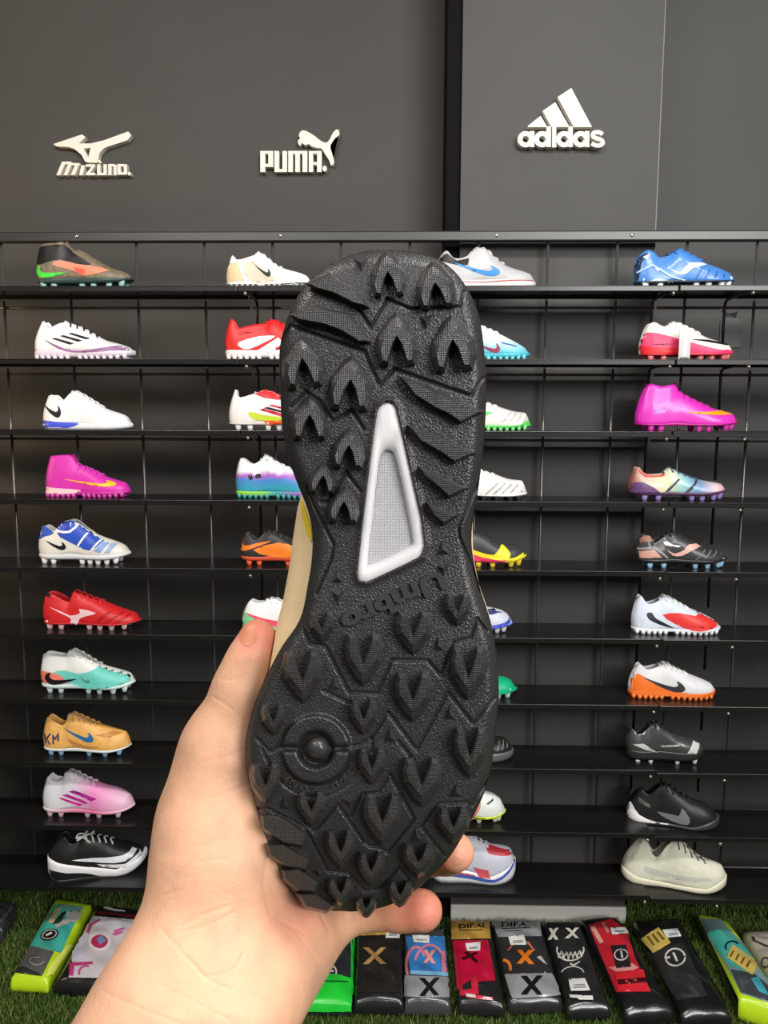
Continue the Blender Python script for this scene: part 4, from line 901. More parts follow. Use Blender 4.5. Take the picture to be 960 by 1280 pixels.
# ---- third column, heels behind the held shoe ----
shoe(1, 6, (70, 620, 337), [(90, 168), (125, 146), (165, 186), (232, 178), (265, 140), (300, 128), (350, 140), (400, 188), (470, 228), (560, 255), (608, 278), (620, 306)], 268, 302, 'grey trainer with big blue tick mark and black tongue on the top shelf', (190, 190, 192), (238, 234, 232),
     [((34, 32, 32), [(84, 184), (125, 150), (180, 190), (266, 172), (236, 216), (150, 208)]), ((204, 204, 206), [(268, 145), (330, 132), (360, 230), (300, 240), (240, 215)]), ((56, 140, 220), sw(414, 158, 200, 276, 0), SWM), ((180, 70, 66), [(90, 303), (340, 305), (600, 296), (600, 300), (340, 309), (90, 307)], STR)], 'flat', lace=(210, 210, 210), tongue=(30, 29, 29), lining=(36, 34, 34))
shoe(2, 6, (70, 590, 727), [(92, 560), (130, 530), (180, 560), (240, 530), (280, 518), (330, 548), (380, 568), (450, 600), (540, 648), (588, 684)], 245, 696, 'white turf boot with pale blue toe and red checked tick mark', gmat(2, [(.0, (60, 180, 200)), (.1, (110, 200, 220)), (.17, (190, 225, 236)), (.24, (240, 240, 242))], noise=.05), (72, 184, 200),
     [((150, 60, 90), sw(414, 300, 610, 684, 30), SWM), ((70, 100, 160), [(410, 628), (500, 648), (506, 656), (430, 640)], STR)], 'turf', studcol=(120, 205, 220))
shoe(3, 6, (60, 595, 1112), [(84, 950), (120, 920), (170, 945), (230, 920), (270, 905), (330, 950), (430, 983), (500, 1004), (570, 1015), (592, 1052)], 235, 1088, 'off-white turf boot with bright green toe edge and ribbed toe', (228, 224, 218), (80, 210, 90),
     [((90, 214, 96), [(430, 1096), (520, 1080), (592, 1042), (594, 1085), (520, 1110), (420, 1110)]), ((90, 214, 96), [(300, 1000), (378, 1012), (330, 1032), (280, 1020)])]+[((196, 192, 186), [(420+i*40, 1062), (432+i*40, 1064), (480+i*30, 1012+i*4), (472+i*30, 1010+i*4)], STR) for i in range(4)], 'turf', studcol=(150, 225, 150))
shoe(4, 7, (50, 575, 362), [(74, 200), (110, 168), (160, 196), (220, 170), (260, 152), (320, 196), (400, 220), (470, 244), (550, 255), (573, 290)], 225, 342, 'plain white boot with grey side folds, toe beside the held shoe', (234, 233, 232), (228, 228, 228),
     [((176, 174, 172), [(330+i*45, 330-i*4), (340+i*45, 332-i*4), (410+i*36, 268+i*4), (400+i*36, 266+i*4)], STR) for i in range(4)], 'stud', (100, 160, 330, 400, 470, 520), (60, 60, 60))
shoe(5, 7, (40, 568, 737), [(60, 570), (96, 540), (150, 575), (210, 540), (250, 520), (290, 538), (340, 556), (430, 600), (520, 608), (565, 648)], 215, 688, 'dark grey football boot with yellow tick mark and pink to yellow soleplate', (62, 61, 62), gmat(0, [(.3, (226, 50, 100)), (.72, (232, 60, 100)), (.84, (240, 225, 40)), (1, (240, 228, 40))]),
     [((226, 60, 100), [(220, 640), (300, 652), (400, 680), (450, 690), (400, 706), (220, 690)]), ((238, 226, 50), [(200, 620), (300, 650), (380, 664), (420, 618), (440, 622), (468, 656), (452, 690), (370, 688), (280, 668)], SWM), ((238, 226, 50), [(440, 692), (500, 676), (566, 646), (560, 668), (500, 694), (450, 704)])], 'stud', (90, 150, 300, 376, 476, 540), (238, 200, 60), lace=(40, 40, 42))
shoe(6, 7, (-10, 495, 1102), [(14, 940), (50, 905), (100, 935), (160, 910), (200, 890), (260, 915), (340, 948), (390, 958), (440, 974), (492, 1012)], 165, 1066, 'navy and white boot toe with blue sole rim', (206, 208, 222), (72, 92, 200),
     [((52, 66, 120), [(330, 955), (400, 962), (440, 975), (400, 992), (340, 998), (280, 960)]), ((60, 84, 196), [(370, 1052), (440, 1040), (494, 1008), (494, 1030), (440, 1060), (370, 1066)])], 'stud', (50, 110, 250, 330, 400, 436), (225, 225, 230), lace=(60, 80, 130))
shoe(7, 8, (-40, 448, 287), [(-20, 150), (10, 118), (60, 145), (120, 122), (160, 100), (220, 128), (290, 160), (345, 178), (400, 188), (446, 222)], 125, 262, 'emerald green boot toe showing beside the held sole', (20, 178, 126), (24, 170, 120),
     [], 'stud', (20, 80, 220, 290, 350, 395), (190, 230, 215), lace=(20, 150, 110))
shoe(8, 8, (-50, 430, 602), [(-30, 470), (0, 440), (50, 462), (100, 440), (150, 420), (220, 450), (290, 475), (340, 486), (390, 490), (428, 536)], 110, 560, 'black trainer toe with grey rim beside the held sole', (36, 36, 37), (98, 97, 98),
     [((120, 120, 120), [(340+i*24, 545-i*4), (345+i*24, 546-i*4), (362+i*20, 500), (358+i*20, 499)], STR) for i in range(3)], 'flat', lace=(46, 46, 46))
shoe(9, 8, (-30, 393, 892), [(-10, 730), (16, 702), (60, 728), (110, 705), (150, 690), (210, 715), (275, 738), (330, 752), (386, 790)], 118, 858, 'white boot toe with lime yellow sole edge beside the fingertips', (228, 234, 230), (214, 226, 60),
     [((205, 224, 40), [(210, 866), (250, 852), (300, 862), (290, 884), (220, 886)]), (DGR, [(292, 800), (325, 786), (328, 792), (300, 804)], STR)], 'stud', (10, 70, 190, 260, 335, 375), (215, 226, 190))
shoe(10, 8, (30, 437, 1198), [(60, 1000), (90, 960), (120, 985), (170, 965), (205, 945), (240, 985), (300, 1012), (400, 1028), (436, 1066)], 175, [(30, 1120), (100, 1130), (240, 1150), (320, 1160), (400, 1130), (437, 1100)], 'pale grey running shoe with red toe band and blue midsole stripe', (206, 208, 222), (236, 236, 240),
     [((200, 40, 60), [(296, 1044), (340, 1050), (412, 1064), (424, 1078), (330, 1072), (300, 1064)]), ((214, 90, 100), [(230, 1120), (300, 1128), (312, 1160), (260, 1160)]), ((70, 96, 176), [(50, 1120), (120, 1140), (240, 1156), (330, 1164), (400, 1128), (436, 1086), (436, 1098), (400, 1142), (330, 1176), (240, 1172), (110, 1158), (60, 1140)]), ((186, 60, 70), [(70, 1126), (150, 1142), (240, 1154), (240, 1158), (140, 1150)], STR)], 'run', lace=(235, 235, 240))
# ---- fourth column ----
shoe(1, 9, (245, 806, 338), [(258, 178), (300, 145), (340, 155), (372, 184), (430, 168), (480, 135), (520, 150), (590, 185), (650, 214), (730, 244), (798, 280), (806, 304)], 432, 308, 'sky blue football boot with white winged mark and pale heel plate', (70, 132, 206), (44, 52, 72),
     [((40, 50, 80), [(250, 190), (300, 148), (310, 160), (275, 200), (262, 290), (248, 280)]), ((210, 232, 222), [(265, 312), (320, 300), (350, 290), (400, 295), (472, 322), (450, 334), (280, 333)]), ((226, 228, 230), [(425, 236), (480, 256), (530, 206), (628, 214), (545, 236), (512, 265), (460, 264)], 'winged_mark'), (WHT, [(340, 235), (377, 236), (360, 252)]), (WHT, [(282, 172), (312, 156), (302, 186)]), ((170, 200, 235), [(252, 250), (320, 212), (332, 214), (430, 270), (520, 300), (500, 302), (420, 280), (328, 222), (256, 258)], STR)]+[((40, 96, 176), [(560+i*50, 292-i*2), (566+i*50, 294-i*2), (600+i*40, 232+i*12), (594+i*40, 230+i*12)], STR) for i in range(4)], 'stud', (300, 380, 575, 640, 712, 755), (226, 234, 232), lace=(60, 116, 190), coat=.4)
shoe(2, 9, (272, 798, 720), [(300, 542), (340, 515), (400, 540), (450, 514), (500, 525), (580, 563), (650, 598), (740, 625), (792, 650)], 434, 690, 'white football boot with pink and red lower half behind a clear tag', OFF, (214, 40, 50),
     [((236, 60, 110), [(286, 576), (350, 570), (470, 602), (600, 640), (700, 664), (780, 660), (770, 690), (600, 700), (300, 700), (274, 640)]), ((222, 34, 40), [(275, 640), (330, 650), (470, 655), (540, 690), (500, 715), (300, 715)]), (BLK, [(545, 606), (640, 610), (756, 628), (740, 637), (640, 622)], SWM), ((150, 20, 50), [(325, 634), (400, 628), (444, 632), (400, 638)], STR)], 'stud', (330, 400, 600, 660, 725, 775), (226, 120, 120))
shoe(3, 9, (248, 820, 1113), [(300, 862), (320, 850), (385, 865), (460, 854), (482, 890), (560, 934), (640, 970), (720, 994), (790, 1014), (820, 1048)], 470, 1078, 'magenta sock-collar football boot with orange tick mark on shiny plate', (222, 48, 186), (176, 20, 130),
     [((200, 130, 214), [(330, 960), (390, 970), (400, 1010), (340, 1020)]), ((250, 160, 30), [(508, 1006), (620, 1006), (740, 998), (788, 1014), (720, 1023), (620, 1021)], SWM)], 'stud', (330, 385, 590, 640, 735, 795), (214, 60, 170), lace=(190, 30, 150), lining=(120, 20, 96), coat=.4)
shoe(4, 10, (215, 755, 362), [(234, 200), (258, 170), (290, 205), (350, 214), (408, 206), (430, 175), (480, 198), (560, 230), (650, 250), (730, 265), (752, 300)], 412, [(215, 318), (400, 325), (755, 316)], 'iridescent multicolour football boot with plum heel and dark plate', gmat(0, [(.0, (150, 84, 76)), (.2, (226, 190, 170)), (.38, (224, 220, 176)), (.52, (150, 200, 200)), (.68, (110, 150, 190)), (.85, (226, 206, 214)), (1, (220, 150, 150))], noise=.14, nscale=18, coat=.4), (84, 50, 84),
     [((98, 62, 112), [(216, 272), (280, 260), (372, 314), (362, 345), (240, 340), (220, 310)]), ((196, 80, 70), [(250, 185), (300, 212), (400, 216), (390, 230), (290, 232)]), ((70, 66, 80), [(390, 320), (470, 240), (480, 244), (410, 322)], STR), ((70, 66, 80), [(500, 318), (570, 246), (580, 250), (520, 320)], STR)], 'stud', (295, 370, 550, 605, 668, 708), (150, 130, 190), lace=(70, 90, 120))
shoe(5, 10, (255, 760, 744), [(264, 574), (285, 548), (325, 560), (345, 590), (400, 555), (440, 535), (480, 545), (560, 585), (640, 620), (720, 645), (758, 672)], 404, 700, 'black ribbed football boot with pink curled mark and copper heel', (54, 54, 55), (26, 26, 30),
     [((150, 108, 88), [(268, 572), (320, 560), (342, 596), (270, 604)]), ((206, 156, 140), [(262, 652), (340, 642), (382, 682), (270, 688)]), ((226, 176, 166), [(410, 640), (450, 660), (500, 640), (530, 610), (612, 616), (545, 640), (490, 672), (440, 670)], 'curled_mark'), (WHT, [(390, 602), (410, 594), (440, 612), (484, 618), (470, 626), (400, 616)], STR), ((140, 138, 136), [(258, 634), (340, 622), (360, 630), (420, 684), (410, 688), (345, 640), (258, 644)], STR)]+[((116, 114, 112), [(560+i*44, 690-i*8), (568+i*44, 690-i*8), (620+i*36, 640+i*6), (612+i*36, 638+i*6)], STR) for i in range(4)], 'stud', (325, 400, 570, 635, 695, 735), (150, 190, 220), lace=(30, 30, 30), lining=(18, 18, 18), coat=.3)
shoe(6, 10, (230, 725, 1107), [(250, 904), (270, 880), (310, 925), (375, 905), (400, 880), (450, 900), (520, 940), (580, 964), (660, 1000), (715, 1036), (722, 1064)], 380, 1078, 'white turf boot with large red toe panel and black tick mark', (214, 222, 236), (226, 230, 238),
     [((226, 56, 52), [(385, 996), (480, 986), (568, 1002), (590, 970), (660, 1000), (715, 1036), (700, 1052), (620, 1076), (540, 1076), (450, 1042)]), ((30, 34, 40), [(300, 990), (330, 988), (348, 1016), (452, 1068), (380, 1052), (312, 1022)], SWM), ((60, 30, 34), sw(604, 578, 1046, 1062), SWM)], 'turf', studcol=(236, 236, 240))
shoe(7, 11, (188, 618, 295), [(214, 132), (238, 112), (270, 135), (330, 120), (365, 107), (410, 130), (480, 160), (560, 190), (610, 216), (618, 244)], 336, 262, 'white turf boot with speckled orange sole and charcoal tick mark', (222, 222, 224), (240, 120, 50),
     [((242, 118, 44), [(188, 226), (208, 170), (270, 195), (340, 230), (430, 254), (560, 264), (612, 250), (560, 280), (300, 280), (200, 255)]), ((54, 54, 58), sw(449, 246, 182, 254, 6), SWM)], 'turf', studcol=(244, 126, 56))
shoe(8, 11, (180, 562, 612), [(184, 440), (198, 424), (232, 455), (290, 408), (320, 400), (350, 415), (420, 455), (500, 475), (558, 496)], 288, 552, 'black football boot with silver streaks and long metal studs', (62, 62, 62), (40, 40, 40),
     [((190, 190, 188), [(200, 518), (250, 512), (322, 552), (262, 540)], STR), ((206, 206, 204), [(458, 548), (490, 506), (542, 488), (505, 552)], STR), ((200, 200, 198), [(205, 456), (262, 452), (258, 474), (212, 474)]), ((170, 170, 168), [(330, 518), (440, 510), (450, 516), (340, 526)], STR)], 'stud', (230, 292, 420, 505), (206, 206, 204), lace=(40, 40, 40), lining=(16, 16, 16), coat=.4)
shoe(9, 11, (193, 622, 934), [(234, 744), (258, 722), (290, 745), (340, 714), (375, 708), (410, 730), (480, 770), (560, 800), (608, 850), (620, 880)], 350, [(193, 830), (260, 872), (380, 905), (500, 908), (622, 878)], 'black suede trainer with grey tick mark and white heel sole', (34, 33, 33), (60, 60, 61),
     [((236, 236, 236), [(190, 800), (215, 812), (250, 856), (330, 888), (412, 898), (412, 926), (320, 926), (212, 890), (190, 840)]), ((120, 122, 122), [(328, 840), (428, 856), (440, 824), (476, 862), (470, 892), (400, 882)], SWM), ((84, 84, 80), [(240, 780), (300, 815), (300, 828), (245, 800)])], 'flat', lace=(44, 44, 44), lining=(196, 186, 168), yaw=-.2)
shoe(10, 11, (165, 655, 1234), [(252, 972), (276, 985), (320, 1048), (370, 1000), (420, 978), (450, 1000), (520, 1058), (600, 1084), (648, 1112), (655, 1150)], 396, [(165, 1128), (240, 1162), (400, 1190), (560, 1200), (655, 1168)], 'chunky cream knit running shoe with pale grey stripe, bottom shelf', mat((222, 220, 200), .7, bump=1, bscale=220, vary=.08, vscale=60, name='cream_knit'), (226, 222, 196),
     [((200, 202, 190), [(275, 1110), (400, 1140), (560, 1150), (560, 1164), (400, 1160), (280, 1135)]), ((196, 196, 182), [(205, 1085), (250, 1010), (258, 1014), (216, 1092)], STR)], 'run', lace=(110, 112, 108), lining=(150, 148, 136), yaw=-.18)
# clear tag holder in front of the pink boot, black hang tag on the wall behind it
p0, p1 = on_y(848, 445, YF+.012), on_y(864, 410, YF+.012)
tg = thing('tag_holder', 'small clear plastic tag holder in front of the pink and white boot', 'tag holder', ((p0.x+p1.x)/2, YF+.012, ZS[1]))
hw_ = (p1.x-p0.x)/2; hz_ = p1.z-ZS[1]
box('plate', (-hw_, -.001, 0), (hw_, .001, hz_), mat((196, 198, 200), .15, .6, name='frosted_clear_plastic'), tg, .0005)
box('paper_slip', (-hw_*.35, -.0022, hz_*.12), (hw_*.35, -.0012, hz_*.9), mat((232, 232, 230), .6), tg)
box('clip', (-hw_*.8, -.004, 0), (hw_*.8, .012, .006), mat((40, 40, 42), .4), tg, .001)
pt_ = on_y(914, 415, Y_SIDE-.01)
tgb = thing('hang_tag', 'black card hang tag on the wall right of the pink boot', 'hang tag', (pt_.x, Y_SIDE-.001, pt_.z))
bm = bmesh.new(); add_prism(bm, ccw([(-.035, -.05), (.035, -.05), (.035, .035), (.026, .045), (-.026, .045), (-.035, .035)]), 0, .004)
bmesh.ops.transform(bm, matrix=Matrix(((1, 0, 0, 0), (0, 0, -1, 0), (0, 1, 0, 0), (0, 0, 0, 1))), verts=bm.verts); bmesh.ops.recalc_face_normals(bm, faces=bm.faces)
bmobj('card', bm, mat((40, 40, 41), .4), tgb)
bm = bmesh.new(); add_tube(bm, [(-.03, -.002, .07), (-.012, -.012, .058), (.004, -.008, .06), (.012, -.004, .05), (.016, -.006, .066)], .0025, 6); bmobj('hook', bm, BLACKMETAL, tgb, True)
# ================================================================== glove bags lying on the turf in front of the rack
BC = {'A': (0, 1100, .20833), 'B': (360, 1120, .20833), 'C': (540, 1120, .20833), 'D': (700, 1110, .27083)}
PLASTIC = dict(rough=.22, spec=.5, coat=.5)
def cross(cx, cy, w, h, t, skew=0):
    a = [(cx-w/2, cy-h/2), (cx-w/2+t, cy-h/2), (cx+w/2, cy+h/2), (cx+w/2-t, cy+h/2)]
    b = [(cx+w/2-t+skew, cy-h/2), (cx+w/2+skew, cy-h/2), (cx-w/2+t, cy+h/2), (cx-w/2, cy+h/2)]
    return [a, b]
def disc(cx, cy, rx, ry, n=18, rot=0):
    return [(cx+rx*math.cos(k*2*math.pi/n)*math.cos(rot)-ry*math.sin(k*2*math.pi/n)*math.sin(rot), cy+rx*math.cos(k*2*math.pi/n)*math.sin(rot)+ry*math.sin(k*2*math.pi/n)*math.cos(rot)) for k in range(n)]
def arc(cx, cy, rx, ry, a0, a1, t, n=14):
    o = [(cx+rx*math.cos(math.radians(a0+(a1-a0)*k/n)), cy+ry*math.sin(math.radians(a0+(a1-a0)*k/n))) for k in range(n+1)]
    i = [(cx+(rx-t)*math.cos(math.radians(a0+(a1-a0)*k/n)), cy+(ry-t)*math.sin(math.radians(a0+(a1-a0)*k/n))) for k in range(n+1)]
    return o+i[::-1]
BAGQ = []
def bag(crop, quad, h, label, col, patches, name='glove_bag', hfar=None, leftcol=None):
    """quad: near-left, near-right, far-right, far-left corner of the upper face in crop pixels; h its height over the turf"""
    ox, oy, sc = BC[crop]; hfar = hfar or h
    c = [on_z(ox+x*sc, oy+y*sc, z) for (x, y), z in zip(quad, (.9*h, .9*h, .84*hfar, .84*hfar))]; BAGQ.append([(p_.x, p_.y) for p_ in c])
    ctr = (c[0]+c[1])/2
    root = thing(name, label, 'glove bag', (ctr.x, ctr.y, 0), None, 'glove bags on the turf')
    nu, nv = 16, 30; V = []; z0 = .012
    def pt(s, t, z): # s across, t along
        p = (c[0]*(1-s)+c[1]*s)*(1-t)+(c[3]*(1-s)+c[2]*s)*t; return (p.x-ctr.x, p.y-ctr.y, z)
    rnd = np.random.default_rng(abs(hash(label)) % 1000 if False else len(label)*7+int(quad[0][0]))
    ph = rnd.uniform(0, 6, 6)
    def ztop(s, t):
        hh = h*(1-t)+hfar*t; a = abs(2*s-1); b = abs(2*t-1)
        w = .0045*math.sin(9*s+ph[0]+3*t)*math.sin(11*t+ph[1])+.0028*math.sin(23*t+ph[2]+7*s)
        return hh*(.80+.20*(1-a**3.2)**.6*(1-b**7)**.5)+.007*(1-a*a)*(1-b**4)+w*(1-a**4)*(1-b**4)
    for j in range(nv):
        t = j/(nv-1)
        ring_ = []
        for i in range(nu):
            s = i/(nu-1); ring_.append(pt(s, t, ztop(s, t)))
        V.append(ring_)
    bm = bmesh.new(); G_ = [[bm.verts.new(p) for p in r_] for r_ in V]
    for j in range(nv-1):
        for i in range(nu-1): bm.faces.new((G_[j][i], G_[j][i+1], G_[j+1][i+1], G_[j+1][i]))
    per = [G_[0][i] for i in range(nu)]+[G_[j][nu-1] for j in range(1, nv)]+[G_[nv-1][i] for i in range(nu-2, -1, -1)]+[G_[j][0] for j in range(nv-2, 0, -1)]
    cx_, cy_ = sum(v.co.x for v in per)/len(per), sum(v.co.y for v in per)/len(per); prev = per
    for k, (g, zf) in enumerate(((1.035, .62), (1.045, .35), (1.02, .12), (.97, 0))):
        nxt = []
        for m_i, v in enumerate(per):
            wob = 1+.006*math.sin(m_i*.9+k*2+ph[3])
            nxt.append(bm.verts.new((cx_+(v.co.x-cx_)*g*wob, cy_+(v.co.y-cy_)*g*wob, z0*.25+(v.co.z-z0*.25)*zf)))
        for m_i in range(len(per)):
            q_ = (m_i+1) % len(per); f_ = bm.faces.new((prev[m_i], nxt[m_i], nxt[q_], prev[q_]))
            if leftcol and m_i >= nu+nv+nu-4: f_.material_index = 1
        prev = nxt
    bm.faces.new(prev)
    bmesh.ops.recalc_face_normals(bm, faces=bm.faces); bv = BVHTree.FromBMesh(bm)
    body = bmobj('pouch', bm, mat(col, bump=1.5, bscale=38, **PLASTIC), root, True)
    if leftcol: body.data.materials.append(mat(leftcol, bump=.6, bscale=38, **PLASTIC))
    org = Vector((ctr.x, ctr.y, 0))
    def drop(pts, lift):
        out, ok = [], []
        for x, y in pts:
            r_ = ray(ox+x*sc, oy+y*sc).normalized(); hh = bv.ray_cast(EYE-org, r_)
            if hh[0] is None: out.append((0, 0, 0)); ok.append(False)
            else: out.append(tuple(hh[0]+(hh[1] if hh[1].dot(r_) < 0 else -hh[1])*lift)); ok.append(True)
        return out, ok
    for i, p in enumerate(patches):
        colr, poly, nm_ = p[0], p[1], p[2] if len(p) > 2 else 'print'
        lift = .0014+.0004*i
        if isinstance(poly, str):                       # lettering: text, left end, right end, cap height (px)
            me = text_mesh(poly, 1, .03, 0, 0, 2); n = len(me.vertices); co = np.empty(n*3); me.vertices.foreach_get('co', co); co = co.reshape(-1, 3)
            (xa, ya), (xb, yb_), hp = p[3]; wd = co[:, 0].max()-co[:, 0].min(); u_ = (co[:, 0]-co[:, 0].min())/wd; v_ = co[:, 1]/.7
            d_ = np.array([xb-xa, yb_-ya]); upv = np.array([d_[1], -d_[0]])/np.linalg.norm(d_)*hp
            pts = [(xa+d_[0]*a+upv[0]*b_, ya+d_[1]*a+upv[1]*b_) for a, b_ in zip(u_, v_)]; tri = [tuple(f.vertices) for f in me.polygons]
        else:
            pts, tri = fill2d(poly, 9)
        out, ok = drop(pts, lift); tri = [t_ for t_ in tri if all(ok[k] for k in t_)]
        if not isinstance(poly, str): tri = largest(tri)
        out, tri = compact(out, tri)
        if tri: meshobj(nm_, out, tri, mat(colr, bump=.8, bscale=42, **PLASTIC), root, True, 'stuff' if isinstance(poly, str) else None)
    return root
def tagp(q):                                             # white price label with a few grey print lines
    q = [np.array(a, float) for a in q]; out = [((232, 232, 230), [tuple(a) for a in q], 'price_label')]
    for k in (.5, .62, .74):
        l0, l1 = q[0]*(1-k)+q[3]*k, q[1]*(1-k)+q[2]*k; m0, m1 = q[0]*(1-k-.06)+q[3]*(k+.06), q[1]*(1-k-.06)+q[2]*(k+.06)
        f = lambda a, b, t: tuple(a*(1-t)+b*t)
        out.append(((120, 120, 120), [f(l0, l1, .2), f(l0, l1, .85), f(m0, m1, .85), f(m0, m1, .2)], 'print_line'))
    return out
NEON, NEONG, TEAL, SILV, GOLD = (196, 232, 40), (38, 205, 60), (70, 178, 164), (152, 153, 155), (190, 148, 70)
INK, RED, KRAFT = (24, 24, 25), (176, 30, 50), (214, 186, 96)
bag('A', [(-225, 260), (10, 285), (98, 140), (-120, 128)], .07, 'dark grey zipped bag at the far left edge of the turf', (58, 58, 60), [((84, 84, 86), [(-60, 215), (10, 255), (80, 165), (70, 155), (0, 238), (-60, 200)], 'zip_seam')])
bag('A', [(68, 578), (285, 590), (545, 145), (335, 108)], .06, 'neon yellow bag with turquoise glove at the left end of the row', NEON, [
    ((120, 168, 160), [(345, 145), (500, 160), (478, 215), (300, 215)]), (TEAL, [(330, 150), (478, 205), (400, 360), (365, 440), (182, 392), (245, 285)]), ((92, 92, 90), [(182, 394), (322, 432), (252, 578), (82, 552), (120, 480)]), ((48, 48, 48), [(90, 530), (140, 520), (235, 560), (250, 578), (82, 556)]), ((200, 188, 130), [(335, 175), (372, 170), (318, 265), (288, 255)]), ((40, 52, 48), [(372, 200), (400, 190), (360, 262), (312, 270)]), ((196, 192, 184), [(400, 195), (490, 192), (470, 245), (340, 292), (330, 282), (395, 235)]),
    (INK, disc(297, 334, 58, 34, rot=-.3), 'badge'), ((214, 214, 206), disc(297, 334, 50, 28, rot=-.3), 'badge'), (INK, disc(297, 334, 44, 23, rot=-.3), 'badge'), ((220, 220, 214), [(268, 338), (312, 318), (322, 326), (278, 348)], 'badge'), ((150, 150, 146), arc(220, 495, 44, 26, 0, 300, 7)), ((236, 246, 110), [(405, 385), (425, 395), (300, 575), (275, 590), (290, 530)], 'piping')])
bag('A', [(335, 602), (640, 615), (850, 175), (585, 150)], .06, 'black bag with white and pink gloves behind clear film beside the wrist', (30, 29, 30), [
    ((206, 200, 204), [(545, 215), (810, 240), (640, 560), (600, 590), (412, 585), (440, 470), (500, 330)]), ((214, 208, 226), [(440, 400), (500, 330), (505, 470), (430, 490)]), ((110, 22, 30), [(580, 190), (820, 215), (815, 232), (575, 206)], 'piping'), ((226, 226, 224), [(615, 168), (640, 162), (690, 178), (750, 186), (752, 194), (690, 190), (640, 180)], 'print'),
    ((186, 60, 120), [(418, 500), (555, 492), (560, 508), (445, 520), (440, 580), (415, 575)]), ((196, 80, 140), arc(520, 560, 52, 46, 160, 290, 12)), ((226, 220, 224), disc(600, 372, 70, 62)), ((180, 50, 86), disc(597, 376, 48, 40)), ((110, 140, 186), [(580, 360), (610, 340), (636, 370), (600, 395)]), ((206, 90, 150), [(680, 310), (740, 290), (745, 300), (690, 322)]), ((206, 90, 150), [(670, 330), (735, 312), (735, 322), (690, 342)]), ((170, 70, 110), [(522, 320), (540, 270), (600, 240), (605, 248), (552, 280), (536, 330)])])
bag('B', [(110, 632), (380, 640), (400, 200), (250, 196)], .055, 'bright green bag with dark glove and red disc, half behind the palm', (40, 48, 46), [
    ((46, 48, 52), [(160, 470), (380, 485), (392, 205), (260, 200)]), (NEONG, [(378, 205), (412, 200), (398, 640), (372, 640)], 'piping'), ((196, 40, 66), disc(258, 352, 50, 48)), ((120, 24, 44), disc(256, 352, 32, 30)), ((208, 50, 76), disc(254, 352, 18, 16)), ((206, 206, 206), arc(253, 460, 42, 42, 150, 400, 8)), ((206, 206, 206), [(230, 452), (276, 452), (276, 462), (230, 462)]), (NEONG, [(120, 490), (180, 470), (300, 478), (384, 500), (386, 560), (398, 690), (110, 690), (112, 610)], 'pocket'), ((24, 110, 40), [(175, 512), (360, 516), (360, 526), (175, 522)], 'print_line')]+tagp([(330, 225), (382, 220), (378, 268), (310, 258)]))
bag('B', [(402, 622), (690, 622), (680, 196), (418, 198)], .06, 'black bag with gold header and gold cross', (34, 34, 35), [
    (GOLD, [(422, 203), (678, 200), (682, 232), (418, 240)], 'header'), ((40, 38, 36), [(425, 255), (670, 250), (675, 580), (412, 580)], 'window')]+[((178, 138, 84), q_, 'cross') for q_ in cross(520, 362, 140, 100, 34)]+tagp([(592, 202), (666, 198), (666, 256), (584, 256)]))
bag('B', [(705, 622), (972, 630), (935, 192), (702, 200)], .06, 'grey bag with blue and pink print and a pink cross above a black cross', (70, 70, 72), [
    ((60, 130, 200), [(708, 246), (938, 242), (958, 484), (736, 470)], 'window'), ((226, 130, 150), arc(770, 420, 66, 120, 150, 330, 16)), ((226, 130, 150), arc(850, 440, 100, 150, 200, 320, 14)), ((226, 130, 150), [(915, 340), (938, 330), (950, 470), (925, 470)]), ((130, 190, 230), [(736, 450), (956, 462), (958, 486), (736, 472)]), (SILV, [(704, 480), (960, 490), (975, 612), (704, 606)], 'footer')]+[((238, 160, 160), q_, 'cross') for q_ in cross(850, 370, 76, 80, 24)]+[(INK, q_, 'cross') for q_ in cross(848, 550, 118, 104, 32)]+tagp([(750, 242), (845, 245), (846, 290), (756, 286)]))
bag('C', [(165, 622), (432, 640), (345, 150), (108, 142)], .06, 'red bag with gold header between the blue print bag and the silver bag', (40, 38, 39), [
    (GOLD, [(112, 148), (343, 152), (350, 256), (120, 262)], 'header'), (INK, 'DIFAI', 'lettering', ((162, 198), (312, 190), 26)), (INK, [(165, 206), (300, 202), (300, 208), (165, 212)], 'print_line'), ((196, 24, 60), [(126, 270), (336, 268), (378, 510), (300, 516), (156, 566), (140, 400)], 'window'), ((210, 40, 66), [(168, 545), (270, 480), (280, 592), (172, 604)]), ((44, 40, 42), [(182, 540), (236, 505), (240, 560), (186, 570)]), ((70, 14, 24), [(190, 345), (215, 335), (280, 400), (262, 408)], 'cross'), ((70, 14, 24), [(262, 340), (282, 348), (190, 392), (176, 378)], 'cross'), ((206, 40, 66), [(205, 592), (362, 610), (364, 628), (205, 612)], 'print'), ((226, 210, 214), [(206, 592), (262, 598), (262, 614), (206, 608)], 'print')]+tagp([(202, 290), (288, 285), (290, 335), (210, 338)]))
